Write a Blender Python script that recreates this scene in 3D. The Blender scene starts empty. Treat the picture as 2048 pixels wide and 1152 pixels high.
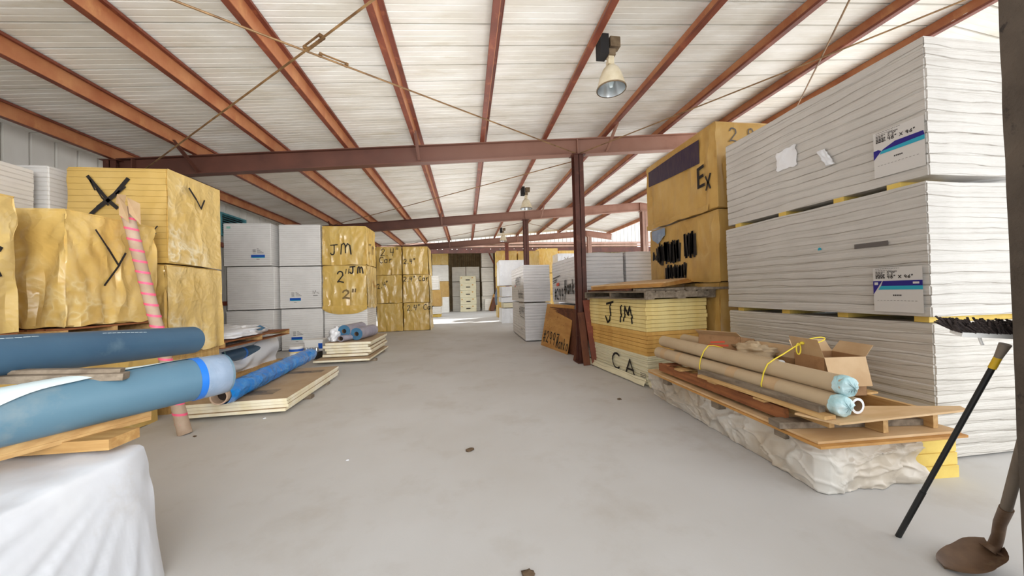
import bpy, bmesh, math, random
from mathutils import Vector, Matrix, noise
from math import sin, cos, pi, radians, sqrt, atan2
random.seed(7)
SC = bpy.context.scene
COL = SC.collection
V = Vector

# ------------------------------------------------------------------ materials
def nt_new(name):
    m = bpy.data.materials.new(name); m.use_nodes = True
    nt = m.node_tree; nt.nodes.clear()
    out = nt.nodes.new('ShaderNodeOutputMaterial')
    b = nt.nodes.new('ShaderNodeBsdfPrincipled')
    nt.links.new(b.outputs[0], out.inputs[0])
    return m, nt, b
def srgb(c):
    f = lambda x: (x/255/12.92 if x/255 <= .04045 else ((x/255+.055)/1.055)**2.4)
    return (f(c[0]), f(c[1]), f(c[2]), 1)
def N(nt, t, **kw):
    n = nt.nodes.new(t)
    for k, v in kw.items():
        if k.startswith('i_'): n.inputs[k[2:]].default_value = v
        else: setattr(n, k, v)
    return n
def mixc(nt, fac, a, b, mode='MIX'):
    n = nt.nodes.new('ShaderNodeMix'); n.data_type = 'RGBA'; n.blend_type = mode
    for s, v in ((0, fac), (6, a), (7, b)):
        if hasattr(v, 'links') or isinstance(v, bpy.types.NodeSocket): nt.links.new(v, n.inputs[s])
        else: n.inputs[s].default_value = v
    return n.outputs[2]
def ramp(nt, fac, lo, hi):
    n = nt.nodes.new('ShaderNodeMapRange'); n.inputs[1].default_value = lo; n.inputs[2].default_value = hi
    nt.links.new(fac, n.inputs[0]); return n.outputs[0]
def math_(nt, op, a, b=None):
    n = nt.nodes.new('ShaderNodeMath'); n.operation = op
    for i, v in ((0, a), (1, b)):
        if v is None: continue
        if isinstance(v, bpy.types.NodeSocket): nt.links.new(v, n.inputs[i])
        else: n.inputs[i].default_value = v
    return n.outputs[0]
def tex(nt, co, scale, stretch=(1, 1, 1), detail=4, rough=.55, rot=(0, 0, 0)):
    mp = N(nt, 'ShaderNodeMapping'); mp.inputs['Scale'].default_value = stretch; mp.inputs['Rotation'].default_value = rot
    nt.links.new(co, mp.inputs[0])
    n = N(nt, 'ShaderNodeTexNoise'); n.inputs['Scale'].default_value = scale; n.inputs['Detail'].default_value = detail
    n.inputs['Roughness'].default_value = rough
    nt.links.new(mp.outputs[0], n.inputs[0]); return n.outputs[0]

def mat(name, c, rough=.6, metal=0., c2=None, ns=3., st=(1, 1, 1), lo=.35, hi=.65, c3=None, ns3=12., lo3=.55, hi3=.75, st3=(1, 1, 1),
        lines=None, bumps=(), spec=.5, coat=0.):
    """c/c2/c3: sRGB 0-255. lines=(axis, per metre, width 0-1, colour, wobble)  bumps=[(scale, stretch, strength, distance)]"""
    m, nt, b = nt_new(name)
    co = N(nt, 'ShaderNodeTexCoord').outputs['Object']
    col = srgb(c)
    if c2: col = mixc(nt, ramp(nt, tex(nt, co, ns, st), lo, hi), srgb(c), srgb(c2))
    if c3: col = mixc(nt, ramp(nt, tex(nt, co, ns3, st3, 6, .65), lo3, hi3), col, srgb(c3))
    hgt = None
    if lines:
        ax, fr, wd, lc, wob = lines
        sx = N(nt, 'ShaderNodeSeparateXYZ'); nt.links.new(co, sx.inputs[0])
        z = sx.outputs[ax]
        w = tex(nt, co, 1.3, (1, 1, 2.5) if ax == 2 else (2.5, 1, 1), 2)
        z = math_(nt, 'ADD', z, math_(nt, 'MULTIPLY', math_(nt, 'SUBTRACT', w, .5), wob))
        fz = math_(nt, 'FRACT', math_(nt, 'MULTIPLY', z, fr))
        tri = math_(nt, 'ABSOLUTE', math_(nt, 'SUBTRACT', fz, .5))       # .5 at the line
        ln = ramp(nt, tri, .5-wd, .5)
        vary = ramp(nt, tex(nt, co, 2.2, (1, 1, 5), 3), .25, .7)
        ln2 = math_(nt, 'MULTIPLY', ln, vary)
        col = mixc(nt, ln2, col, srgb(lc)); hgt = math_(nt, 'MULTIPLY', ln, -.6)
    if isinstance(col, bpy.types.NodeSocket): nt.links.new(col, b.inputs['Base Color'])
    else: b.inputs['Base Color'].default_value = col
    b.inputs['Roughness'].default_value = rough; b.inputs['Metallic'].default_value = metal
    b.inputs['Specular IOR Level'].default_value = spec
    if coat: b.inputs['Coat Weight'].default_value = coat; b.inputs['Coat Roughness'].default_value = .25
    prev = None
    bl = [(tex(nt, co, s, stt, 5, .6), stg, d) for (s, stt, stg, d) in bumps]
    if hgt is not None: bl.append((hgt, .6, .01))
    for h, stg, d in bl:
        bp = N(nt, 'ShaderNodeBump'); bp.inputs['Strength'].default_value = stg; bp.inputs['Distance'].default_value = d
        nt.links.new(h, bp.inputs['Height'])
        if prev: nt.links.new(prev, bp.inputs['Normal'])
        prev = bp.outputs[0]
    if prev: nt.links.new(prev, b.inputs['Normal'])
    return m

WHT_C, WHT_L = (226, 223, 218), (160, 152, 142)
def white_wrap(name, per_m, c=WHT_C, lc=WHT_L, wob=.05, wd=.12, bs=.5, st=(1.2, 1.2, 16), rough=.38):
    return mat(name, c, rough, c2=tuple(max(0, x-9) for x in c), ns=2.5, lines=(2, per_m, wd, lc, wob), bumps=[(2.2, st, bs, .03), (7, (1, 1, 6), .25, .012)])
def ridge(nt, co, scale, stretch, detail, warp=.25):
    wv = N(nt, 'ShaderNodeTexNoise'); wv.inputs['Scale'].default_value = 2.2; wv.inputs['Detail'].default_value = 1
    nt.links.new(co, wv.inputs[0])
    sc = N(nt, 'ShaderNodeVectorMath', operation='SCALE'); sc.inputs['Scale'].default_value = warp; nt.links.new(wv.outputs[1], sc.inputs[0])
    ad = N(nt, 'ShaderNodeVectorMath', operation='ADD'); nt.links.new(co, ad.inputs[0]); nt.links.new(sc.outputs[0], ad.inputs[1])
    n = tex(nt, ad.outputs[0], scale, stretch, detail, .5)
    t = math_(nt, 'ABSOLUTE', math_(nt, 'SUBTRACT', n, .5))
    return math_(nt, 'SUBTRACT', 1., math_(nt, 'MULTIPLY', t, 3.))
def film(name, c, c2, c3, st=(2.2, 2.2, .6), folds=.6, crinkle=.35, rough=.3, hi=.5, cs=6., lines=None, cst=(1, 1, 1), kd=.018):
    """thin plastic film: soft long folds, sharp small creases, pale glints painted into the colour along the creases"""
    m = mat(name, c, rough, c2=c2, ns=1.3, lines=lines)
    nt = m.node_tree; b = [n for n in nt.nodes if n.type == 'BSDF_PRINCIPLED'][0]
    co = N(nt, 'ShaderNodeTexCoord').outputs['Object']
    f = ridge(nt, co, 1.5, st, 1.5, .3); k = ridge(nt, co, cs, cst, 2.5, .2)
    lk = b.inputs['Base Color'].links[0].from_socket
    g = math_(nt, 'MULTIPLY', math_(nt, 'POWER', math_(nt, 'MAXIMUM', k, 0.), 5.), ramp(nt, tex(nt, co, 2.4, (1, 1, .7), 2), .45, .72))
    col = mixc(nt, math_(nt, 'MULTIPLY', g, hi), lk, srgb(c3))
    nt.links.new(col, b.inputs['Base Color'])
    prev = b.inputs['Normal'].links[0].from_socket if b.inputs['Normal'].links else None
    for h, s, d in ((f, folds, .06), (k, crinkle, kd)):
        bp = N(nt, 'ShaderNodeBump'); bp.inputs['Strength'].default_value = s; bp.inputs['Distance'].default_value = d
        nt.links.new(h, bp.inputs['Height'])
        if prev: nt.links.new(prev, bp.inputs['Normal'])
        prev = bp.outputs[0]
    nt.links.new(prev, b.inputs['Normal']); return m
MT = {}
def setup_materials():
    M = MT
    M['concrete'] = mat('concrete', (203, 202, 201), .62, c2=(188, 184, 179), ns=.5, lo=.3, hi=.75, c3=(176, 169, 160), ns3=1.4, lo3=.52, hi3=.9,
                        bumps=[(9, (1, 1, 1), .12, .01), (60, (1, 1, 1), .12, .004)], spec=.35)
    M['roof'] = mat('roof_panel', (232, 230, 224), .5, c2=(214, 209, 198), ns=1.2, st=(1, 3, 1), c3=(192, 182, 160), ns3=1.6, lo3=.58, hi3=.85, st3=(.6, 3.5, 1))
    M['siding'] = mat('siding_white', (232, 230, 224), .55, c2=(214, 210, 202), ns=1.5, st=(1, 1, .4), c3=(190, 184, 172), ns3=2, lo3=.6, hi3=.9)
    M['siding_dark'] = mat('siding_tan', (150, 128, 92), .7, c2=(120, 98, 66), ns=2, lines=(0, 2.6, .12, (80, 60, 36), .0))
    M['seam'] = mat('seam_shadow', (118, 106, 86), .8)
    M['steel'] = mat('red_oxide_steel', (128, 64, 44), .5, c2=(104, 50, 34), ns=2, c3=(176, 104, 66), ns3=5, lo3=.55, hi3=.8, bumps=[(30, (1, 1, 1), .1, .004)])
    M['steel_pale'] = mat('red_oxide_steel_light', (188, 128, 86), .5, c2=(166, 100, 64), ns=2.5, st=(1, 1.2, 1), c3=(206, 150, 96), ns3=3, lo3=.56, hi3=.78, st3=(1, 1.4, 1))
    M['steel_dark'] = mat('dark_brown_steel', (90, 46, 32), .5, c2=(70, 36, 26), ns=2, c3=(118, 70, 54), ns3=6, bumps=[(30, (1, 1, 1), .1, .004)])
    M['steel_pink'] = mat('dusty_pink_steel', (176, 142, 126), .55, c2=(158, 120, 104), ns=2)
    M['rod'] = mat('brace_steel', (150, 118, 78), .5, .3, c2=(104, 76, 48), ns=6)
    M['pillar'] = mat('dark_mottled_post', (84, 72, 60), .9, c2=(62, 52, 42), ns=3, c3=(40, 32, 25), ns3=16, lo3=.6, hi3=.68, st3=(1, 1, .5), bumps=[(14, (1, 1, 1), .5, .02)])
    M['w_big'] = white_wrap('white_wrap_large', 10.5, (206, 201, 194), (140, 129, 116), .09, .07, .55, (.8, .5, 15))
    M['w_big2'] = white_wrap('white_wrap_large_b', 10.5, (206, 200, 191), (140, 129, 114), .13, .07, .6, (1.2, .35, 11))
    M['w_row'] = white_wrap('white_wrap_row', 17, (238, 236, 233), (196, 190, 184), .015, .15, .25, (.8, .8, 12))
    M['w_hanko'] = white_wrap('white_wrap_banded', 12, (228, 226, 226), (150, 146, 146), .03, .1, .6, (.7, .7, 18))
    M['w_far'] = white_wrap('white_wrap_far', 8, (244, 240, 232), (212, 204, 190), .04, .1, .4)
    M['w_cream'] = white_wrap('cream_wrap', 14, (232, 224, 192), (168, 150, 110), .1, .08, .7, (1, .5, 9))
    M['w_plain'] = film('white_plastic', (238, 239, 241), (226, 228, 232), (250, 250, 250), (1.5, 1.5, .8), .5, .45, .3, .3, 4.)
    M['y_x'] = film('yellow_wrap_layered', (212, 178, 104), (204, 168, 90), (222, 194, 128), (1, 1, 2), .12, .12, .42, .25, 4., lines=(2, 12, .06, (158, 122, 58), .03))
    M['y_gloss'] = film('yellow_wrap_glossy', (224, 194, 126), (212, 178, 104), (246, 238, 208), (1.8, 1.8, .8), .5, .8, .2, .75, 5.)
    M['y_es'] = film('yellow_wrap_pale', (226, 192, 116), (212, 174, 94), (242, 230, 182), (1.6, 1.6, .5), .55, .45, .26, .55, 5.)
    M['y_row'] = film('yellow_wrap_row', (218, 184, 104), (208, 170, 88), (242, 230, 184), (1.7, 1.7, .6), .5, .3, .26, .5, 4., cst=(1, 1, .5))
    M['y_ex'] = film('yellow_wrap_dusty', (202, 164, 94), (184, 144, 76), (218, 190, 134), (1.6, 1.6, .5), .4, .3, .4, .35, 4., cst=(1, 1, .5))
    M['tan_base'] = mat('tan_board_edges', (212, 176, 112), .7, c2=(192, 150, 88), ns=3, st=(6, 6, .8), c3=(160, 118, 64), ns3=4, st3=(10, 10, 1))
    M['foam_pale'] = mat('foam_pale_yellow', (238, 218, 152), .8, c2=(224, 196, 122), ns=3, st=(1, 1, .3), c3=(196, 152, 84), ns3=9, lo3=.66, hi3=.8, bumps=[(22, (1, 1, 1), .25, .006)])
    M['foam_aged'] = mat('foam_aged_yellow', (224, 178, 98), .8, c2=(196, 146, 72), ns=3, st=(1, 1, .3), c3=(158, 108, 52), ns3=9, lo3=.64, hi3=.8, bumps=[(22, (1, 1, 1), .25, .006)])
    M['foam_yel'] = mat('foam_yellow', (232, 204, 110), .8, c2=(214, 180, 88), ns=4, c3=(170, 128, 60), ns3=10, lo3=.66, hi3=.8)
    M['foam_white'] = mat('foam_cream_edge', (246, 240, 220), .8, c2=(234, 222, 186), ns=4, st=(1, 1, .4))
    M['kraft'] = mat('kraft_facer', (186, 162, 132), .75, c2=(174, 148, 116), ns=2, c3=(182, 160, 132), ns3=6)
    M['print'] = mat('grey_print', (124, 110, 94), .8, c2=(150, 132, 110), ns=10)
    M['wood'] = mat('new_lumber', (206, 168, 112), .7, c2=(180, 138, 84), ns=2, st=(10, 1, 10), bumps=[(10, (8, 1, 8), .2, .006)])
    M['woodx'] = mat('new_lumber_cross', (206, 166, 106), .7, c2=(176, 132, 76), ns=2, st=(1, 10, 10), bumps=[(10, (1, 8, 8), .2, .006)])
    M['wood_red'] = mat('pallet_lumber_brown', (160, 100, 56), .75, c2=(122, 70, 38), ns=2, st=(10, 1, 10), c3=(90, 54, 32), ns3=7, bumps=[(10, (8, 1, 8), .3, .006)])
    M['wood_grey'] = mat('weathered_lumber', (146, 132, 114), .85, c2=(112, 98, 82), ns=2, st=(9, 1.5, 9), c3=(84, 72, 60), ns3=6, bumps=[(10, (8, 1, 8), .35, .006)])
    M['ply'] = mat('plywood', (200, 150, 84), .65, c2=(176, 124, 62), ns=1.6, st=(4, 1, 4), c3=(150, 100, 48), ns3=5, lo3=.62, hi3=.85, st3=(3, 1, 3), bumps=[(9, (5, 1, 5), .15, .005)])
    M['ply_pale'] = mat('plywood_pale', (216, 184, 142), .65, c2=(198, 160, 112), ns=1.6, st=(1, 4, 4), c3=(176, 136, 88), ns3=5, lo3=.62, hi3=.85)
    M['ply_dark'] = mat('plywood_edge_dark', (112, 64, 38), .75, c2=(82, 44, 26), ns=2, st=(4, 4, 1))
    M['membrane'] = mat('blue_grey_membrane', (66, 98, 122), .42, c2=(54, 84, 110), ns=1.5, c3=(112, 136, 148), ns3=3, lo3=.62, hi3=.9, bumps=[(5, (1, 1, 1), .12, .01)])
    M['membrane_dusty'] = mat('dusty_blue_grey_membrane', (90, 124, 142), .45, c2=(78, 112, 134), ns=1.2, c3=(150, 156, 152), ns3=2.2, lo3=.5, hi3=.8, bumps=[(5, (1, 1, 1), .15, .012)])
    M['stretch'] = mat('stretch_film', (150, 164, 184), .18, c2=(122, 144, 168), ns=3, st=(1, 1, 1), c3=(196, 204, 216), ns3=3, bumps=[(6, (1, 4, 1), .4, .01)])
    M['blue_tape'] = mat('blue_tape', (30, 112, 205), .35)
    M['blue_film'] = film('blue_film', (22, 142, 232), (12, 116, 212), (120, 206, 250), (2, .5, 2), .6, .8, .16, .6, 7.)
    M['mat_blue'] = mat('blue_rubber', (70, 122, 156), .6, c2=(58, 104, 138), ns=6)
    M['mat_back'] = mat('mat_backing', (170, 166, 178), .6, c2=(150, 146, 160), ns=6)
    M['core'] = mat('cardboard_core', (150, 122, 92), .8, c2=(130, 102, 74), ns=8)
    M['hollow'] = mat('dark_hollow', (48, 36, 28), .9)
    M['kraft_roll'] = mat('kraft_roll', (194, 172, 140), .62, c2=(182, 158, 126), ns=3, st=(1, .5, 1), c3=(138, 110, 78), ns3=5, lo3=.64, hi3=.85, bumps=[(18, (1, 1, 1), .12, .004)])
    M['carton'] = mat('carton', (172, 132, 92), .75, c2=(156, 116, 78), ns=3, c3=(140, 102, 66), ns3=9)
    M['carton_pale'] = mat('carton_pale', (200, 170, 132), .75, c2=(184, 150, 110), ns=3)
    M['teal_film'] = mat('pale_teal_film', (214, 232, 232), .25, c2=(170, 208, 212), ns=9, bumps=[(9, (1, 1, 1), .7, .03)])
    M['white_tarp'] = mat('white_tarp', (232, 234, 238), .4, c2=(220, 223, 230), ns=1.2, c3=(198, 190, 178), ns3=1.6, lo3=.62, hi3=.9, bumps=[(2.2, (1, 1, .5), .35, .04)])
    M['dusty_tarp'] = film('dusty_white_tarp', (222, 217, 208), (178, 158, 130), (246, 244, 240), (1.4, 1.4, 2.2), .6, .6, .34, .3, 2.6, kd=.05)
    M['white_sheet'] = mat('white_underlay', (220, 234, 236), .5, c2=(206, 224, 228), ns=2)
    M['pink'] = mat('pink_tape', (250, 104, 138), .5)
    M['tube'] = mat('paper_tube', (196, 172, 150), .75, c2=(178, 152, 128), ns=5, bumps=[(20, (1, 1, 1), .2, .006)])
    M['paint'] = mat('black_spray_paint', (26, 20, 18), .6)
    M['paint_soft'] = mat('faded_black_paint', (126, 104, 62), .6)
    M['purple'] = mat('dark_purple_print', (46, 32, 62), .5, c2=(70, 56, 66), ns=7, st=(8, 8, .8))
    M['navy'] = mat('navy_print', (34, 24, 124), .4)
    M['cyan'] = mat('cyan_print', (40, 160, 184), .4)
    M['blue_print'] = mat('blue_print', (24, 84, 178), .4)
    M['ink'] = mat('grey_ink', (98, 92, 88), .7)
    M['inkd'] = mat('black_ink', (58, 54, 52), .7)
    M['orange'] = mat('orange_sticker', (226, 92, 62), .6)
    M['paper'] = mat('label_paper', (208, 204, 199), .5)
    M['teal'] = mat('teal_painted_metal', (96, 158, 166), .5, c2=(76, 136, 146), ns=5)
    M['dark'] = mat('deep_shadow', (30, 28, 28), .9)
    M['enamel'] = mat('cream_enamel', (226, 216, 190), .35, c2=(208, 194, 162), ns=6)
    M['reflector'] = mat('aluminium_reflector', (200, 204, 206), .25, .8)
    M['lampglass'] = mat('clear_lamp_glass', (214, 228, 232), .1, 0, spec=.8)
    M['galv'] = mat('galvanised_metal', (140, 122, 98), .5, .4, c2=(106, 88, 66), ns=9)
    M['black'] = mat('black_plastic', (26, 27, 28), .45)
    M['bristle'] = mat('dark_bristles', (70, 58, 54), .8, c2=(46, 38, 36), ns=14, st=(8, 8, 1))
    M['whiteplastic'] = mat('white_plastic_hard', (236, 234, 230), .35)
    M['yelplastic'] = mat('yellow_plastic', (222, 180, 40), .45)
    M['rope'] = mat('yellow_rope', (236, 212, 62), .55)
    M['greystick'] = mat('worn_grey_handle', (136, 124, 110), .75, c2=(110, 96, 82), ns=6, st=(1, 1, .3))
    M['rust'] = mat('rusty_steel', (124, 98, 76), .5, .3, c2=(92, 70, 54), ns=7, c3=(150, 132, 108), ns3=5)
    M['teal_strap'] = mat('pale_green_strap', (150, 206, 190), .4)
    M['dirt'] = mat('dirt_clod', (112, 92, 70), .95, c2=(86, 68, 50), ns=20)
    M['lightgap'] = mat('painted_hole_light', (250, 248, 240), .3)  # white colour standing in for daylight through bolt holes

# ------------------------------------------------------------------ mesh building
class MB:
    def __init__(s): s.v = []; s.f = []; s.m = []
    def add(s, vs, fs, mi=0):
        o = len(s.v); s.v += [tuple(p) for p in vs]
        for f in fs: s.f.append(tuple(o+i for i in f)); s.m.append(mi)
        return s
    def box(s, x0, x1, y0, y1, z0, z1, mi=0, T=None):
        vs = [V((x, y, z)) for z in (z0, z1) for y in (y0, y1) for x in (x0, x1)]
        if T: vs = [T @ p for p in vs]
        return s.add(vs, [(0, 2, 3, 1), (4, 5, 7, 6), (0, 1, 5, 4), (2, 6, 7, 3), (0, 4, 6, 2), (1, 3, 7, 5)], mi)
    def bar(s, p, q, w, h, mi=0, up=(0, 0, 1), ew=None):
        p, q = V(p), V(q); d = (q-p).normalized(); r = d.cross(V(up))
        if r.length < 1e-4: r = d.cross(V((1, 0, 0)))
        r.normalize(); u = r.cross(d)
        vs = []
        for c in (p, q):
            for a, b in ((-1, -1), (1, -1), (1, 1), (-1, 1)): vs.append(c+r*a*w/2+u*b*h/2)
        return s.add(vs, [(3, 2, 1, 0), (4, 5, 6, 7), (0, 1, 5, 4), (1, 2, 6, 5), (2, 3, 7, 6), (3, 0, 4, 7)], mi)
    def tube(s, pts, r, n=10, caps=True, mi=0, rr=None):
        pts = [V(p) for p in pts]; k = len(pts); vs = []; fs = []
        d0 = (pts[1]-pts[0]).normalized()
        a = d0.orthogonal().normalized()
        if abs(d0.z) < .95: a = d0.cross(V((0, 0, 1))).normalized()
        for i, p in enumerate(pts):
            d = (pts[min(i+1, k-1)]-pts[max(i-1, 0)]).normalized()
            a = (a-d*a.dot(d)).normalized(); b = d.cross(a)
            ri = rr[i] if rr else r
            for j in range(n):
                t = 2*pi*j/n; vs.append(p+(a*cos(t)+b*sin(t))*ri)
        for i in range(k-1):
            for j in range(n):
                j2 = (j+1) % n; fs.append((i*n+j, i*n+j2, (i+1)*n+j2, (i+1)*n+j))
        if caps: fs.append(tuple(range(n-1, -1, -1))); fs.append(tuple((k-1)*n+j for j in range(n)))
        return s.add(vs, fs, mi)
    def pipe(s, p, q, ro, ri, n=24, mi=0, mi_end=None, mi_in=None):
        """hollow tube: outer wall, end rings, inner wall"""
        p, q = V(p), V(q); d = (q-p).normalized(); a = d.orthogonal().normalized()
        if abs(d.z) < .95: a = d.cross(V((0, 0, 1))).normalized()
        b = d.cross(a)
        ring = lambda c, r: [c+(a*cos(2*pi*j/n)+b*sin(2*pi*j/n))*r for j in range(n)]
        A, B, Cc, D = ring(p, ro), ring(q, ro), ring(p, ri), ring(q, ri)
        o = [(j, (j+1) % n, n+(j+1) % n, n+j) for j in range(n)]
        s.add(A+B, o, mi); s.add(D+Cc, o, mi if mi_in is None else mi_in)
        e = mi if mi_end is None else mi_end
        s.add(Cc+A, o, e); s.add(B+D, o, e); return s
    def lathe(s, prof, n=24, c=(0, 0, 0), mi=0, T=None):
        vs = []; fs = []; k = len(prof)
        for r, z in prof:
            for j in range(n):
                t = 2*pi*j/n; p = V((c[0]+r*cos(t), c[1]+r*sin(t), c[2]+z)); vs.append(T @ p if T else p)
        for i in range(k-1):
            for j in range(n):
                j2 = (j+1) % n; fs.append((i*n+j, i*n+j2, (i+1)*n+j2, (i+1)*n+j))
        return s.add(vs, fs, mi)
    def grid(s, fn, nu, nv, mi=0):
        vs = [fn(i/nu, j/nv) for j in range(nv+1) for i in range(nu+1)]
        fs = [(j*(nu+1)+i, j*(nu+1)+i+1, (j+1)*(nu+1)+i+1, (j+1)*(nu+1)+i) for j in range(nv) for i in range(nu)]
        return s.add(vs, fs, mi)
    def prism(s, poly, axis_vec, mi=0):
        n = len(poly); a = V(axis_vec); vs = [V(p) for p in poly]; vs += [p+a for p in vs]
        fs = [tuple(range(n-1, -1, -1)), tuple(range(n, 2*n))]+[(i, (i+1) % n, n+(i+1) % n, n+i) for i in range(n)]
        return s.add(vs, fs, mi)
    def build(s, name, m, parent=None, smooth=False, loc=None, rotz=0., T=None, fix=False):
        me = bpy.data.meshes.new(name)
        if loc is not None and T is None: T = (Matrix.Translation(V(loc)) @ Matrix.Rotation(rotz, 4, 'Z'))
        vs = s.v
        if T is not None and parent is None:
            Ti = T.inverted(); vs = [tuple(Ti @ V(p)) for p in s.v] if fix else s.v
        me.from_pydata(vs, [], s.f)
        ms = m if isinstance(m, (list, tuple)) else [m]
        for x in ms: me.materials.append(x)
        me.polygons.foreach_set('material_index', s.m)
        if fix is None: pass
        bm = bmesh.new(); bm.from_mesh(me); bmesh.ops.recalc_face_normals(bm, faces=bm.faces) if len(s.f) > 1 and not getattr(s, 'keep', False) else None
        bm.to_mesh(me); bm.free()
        if smooth:
            me.polygons.foreach_set('use_smooth', [True]*len(me.polygons))
            if smooth != 'all': me.set_sharp_from_angle(angle=radians(38))
        o = bpy.data.objects.new(name, me); COL.objects.link(o)
        if parent is not None: o.parent = parent
        elif T is not None: o.matrix_world = T
        return o

def tag(o, label, cat, group=None, kind=None):
    o['label'] = label; o['category'] = cat
    if group: o['group'] = group
    if kind: o['kind'] = kind
    return o
def struct(o, label=None):
    o['kind'] = 'structure'
    if label: o['label'] = label
    return o
def thing(name, label, cat, loc=(0, 0, 0), rotz=0., group=None):
    o = bpy.data.objects.new(name, None); COL.objects.link(o); o.location = loc; o.rotation_euler = (0, 0, rotz)
    o.empty_display_size = .1
    return tag(o, label, cat, group)
def dup(root, loc=None, rotz=None, label=None, group=None):
    r = root.copy(); COL.objects.link(r)
    if loc is not None: r.location = loc
    if rotz is not None: r.rotation_euler = (0, 0, rotz)
    if label: r['label'] = label
    if group: r['group'] = group
    for ch in list(root.children):
        c = ch.copy(); COL.objects.link(c); c.parent = r
        for g in list(ch.children):
            d = g.copy(); COL.objects.link(d); d.parent = c
    return r
ORD = ['topmost', 'second', 'third', 'fourth', 'fifth', 'sixth', 'seventh', 'eighth', 'ninth', 'tenth', 'eleventh', 'twelfth', 'thirteenth', 'fourteenth', 'fifteenth', 'sixteenth']

# ------------------------------------------------------------------ hand lettering (stroke font, unit box)
def arc(cx, cy, rx, ry, a0, a1, n=8):
    return [(cx+rx*cos(radians(a0+(a1-a0)*i/n)), cy+ry*sin(radians(a0+(a1-a0)*i/n))) for i in range(n+1)]
F = {
 'J': [[(.15, .93), (.95, 1.0)], [(.6, .96), (.58, .3)]+arc(.35, .25, .23, .25, 0, -160)],
 'M': [[(.0, .0), (.1, .95)], [(.1, .95), (.42, .35), (.6, .9), (.72, .0)]] and [[(.05, .0), (.12, .95), (.45, .3), (.8, .95), (.92, .0)]],
 'm': [[(.05, .0), (.12, .8), (.3, .95), (.42, .75), (.44, .1)], [(.44, .6), (.62, .92), (.8, .75), (.88, .0)]],
 'C': [arc(.55, .5, .5, .5, 50, 310, 12)], 'A': [[(.0, .0), (.45, 1), (.9, .0)], [(.15, .38), (.78, .38)]],
 'E': [[(.85, .98), (.1, .92), (.1, .02), (.9, .05)], [(.1, .5), (.75, .52)]],
 'S': [arc(.5, .75, .4, .25, 40, 260, 8)+arc(.48, .25, .42, .25, 80, -150, 8)],
 'X': [[(.0, 1), (.95, .0)], [(.95, 1), (.0, .02)]], 'x': [[(.0, .7), (.7, .0)], [(.75, .75), (.05, .0)]],
 'H': [[(.08, 1), (.02, .0)], [(.75, 1), (.72, .0)], [(.05, .48), (.75, .52)]],
 'a': [arc(.4, .3, .35, .3, 20, 340, 10), [(.75, .62), (.78, .0)]],
 'r': [[(.1, .62), (.12, .0)], [(.12, .38), (.4, .62), (.65, .55)]],
 'n': [[(.08, .62), (.1, .0)], [(.1, .42), (.4, .64), (.62, .5), (.66, .0)]],
 'k': [[(.08, 1), (.1, .0)], [(.62, .62), (.12, .3), (.68, .0)]],
 'o': [arc(.4, .3, .36, .31, 0, 360, 12)],
 '2': [arc(.42, .74, .36, .26, 170, -20, 8)+[(.05, .05), (.3, .1), (.85, .02)]],
 '4': [[(.12, 1), (.08, .48), (.82, .5)], [(.72, 1), (.66, .0)]],
 '9': [arc(.42, .7, .33, .3, 0, 360, 10), [(.75, .75), (.62, .0)]],
 '7': [[(.05, .95), (.82, .97), (.35, .0)]],
 '8': [arc(.42, .75, .28, .25, 270, -90, 10), arc(.42, .25, .36, .26, 90, 450, 10)],
 '6': [[(.7, 1), (.25, .55)]+arc(.42, .28, .34, .28, 150, -210, 10)],
 '1': [[(.4, 1), (.4, 0)]], '#': [[(.3, 1), (.2, 0)], [(.7, 1), (.6, 0)], [(.05, .66), (.9, .7)], [(.0, .32), (.85, .36)]],
 '.': [[(.1, .02), (.2, .0)]], '"': [[(.1, 1.1), (.08, .82)], [(.42, 1.12), (.38, .84)]], ' ': [],
 'P': [[(.1, .0), (.1, 1)]+arc(.4, .74, .4, .26, 90, -90, 6)+[(.1, .48)]],
}
W = {'.': .45, '"': .62, ' ': .55, '1': .6}
def ribbons(mb, polys, O, U, Vv, Nn, w, off, jit=0., mi=0):
    """polys: lists of (s,t) metres in the plane O + s U + t V; flat ribbons w wide, off above the face"""
    for pl in polys:
        P = [V((a+random.uniform(-jit, jit), b+random.uniform(-jit, jit))) for a, b in pl]
        for i in range(len(P)-1):
            d = (P[i+1]-P[i])
            if d.length < 1e-6: continue
            d.normalize(); nn = V((-d.y, d.x)); e = d*w*.42; ww = w*random.uniform(.8, 1.15)/2
            q = [P[i]-e+nn*ww, P[i]-e-nn*ww, P[i+1]+e-nn*ww, P[i+1]+e+nn*ww]
            mb.add([O+U*p.x+Vv*p.y+Nn*(off+.0004*(i % 3)) for p in q], [(0, 1, 2, 3)], mi)
def text_polys(txt, s, t, h, asp=.62, slant=0., tilt=0.):
    out = []; x = 0.
    for ch in txt:
        for pl in F.get(ch, []):
            q = []
            for a, b in pl:
                X = x+a*h*asp+b*h*slant; Y = b*h
                q.append((s+X*cos(tilt)-Y*sin(tilt), t+X*sin(tilt)+Y*cos(tilt)))
            out.append(q)
        x += h*asp*(W.get(ch, 1.)+.28)
    return out
def face(o, side):
    hx, hy = o['_hx'], o['_hy']
    if side == 'f': return V((-hx, -hy, 0)), V((1, 0, 0)), V((0, -1, 0))
    if side == 'r': return V((hx, -hy, 0)), V((0, 1, 0)), V((1, 0, 0))
    if side == 'l': return V((-hx, hy, 0)), V((0, -1, 0)), V((-1, 0, 0))
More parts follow.
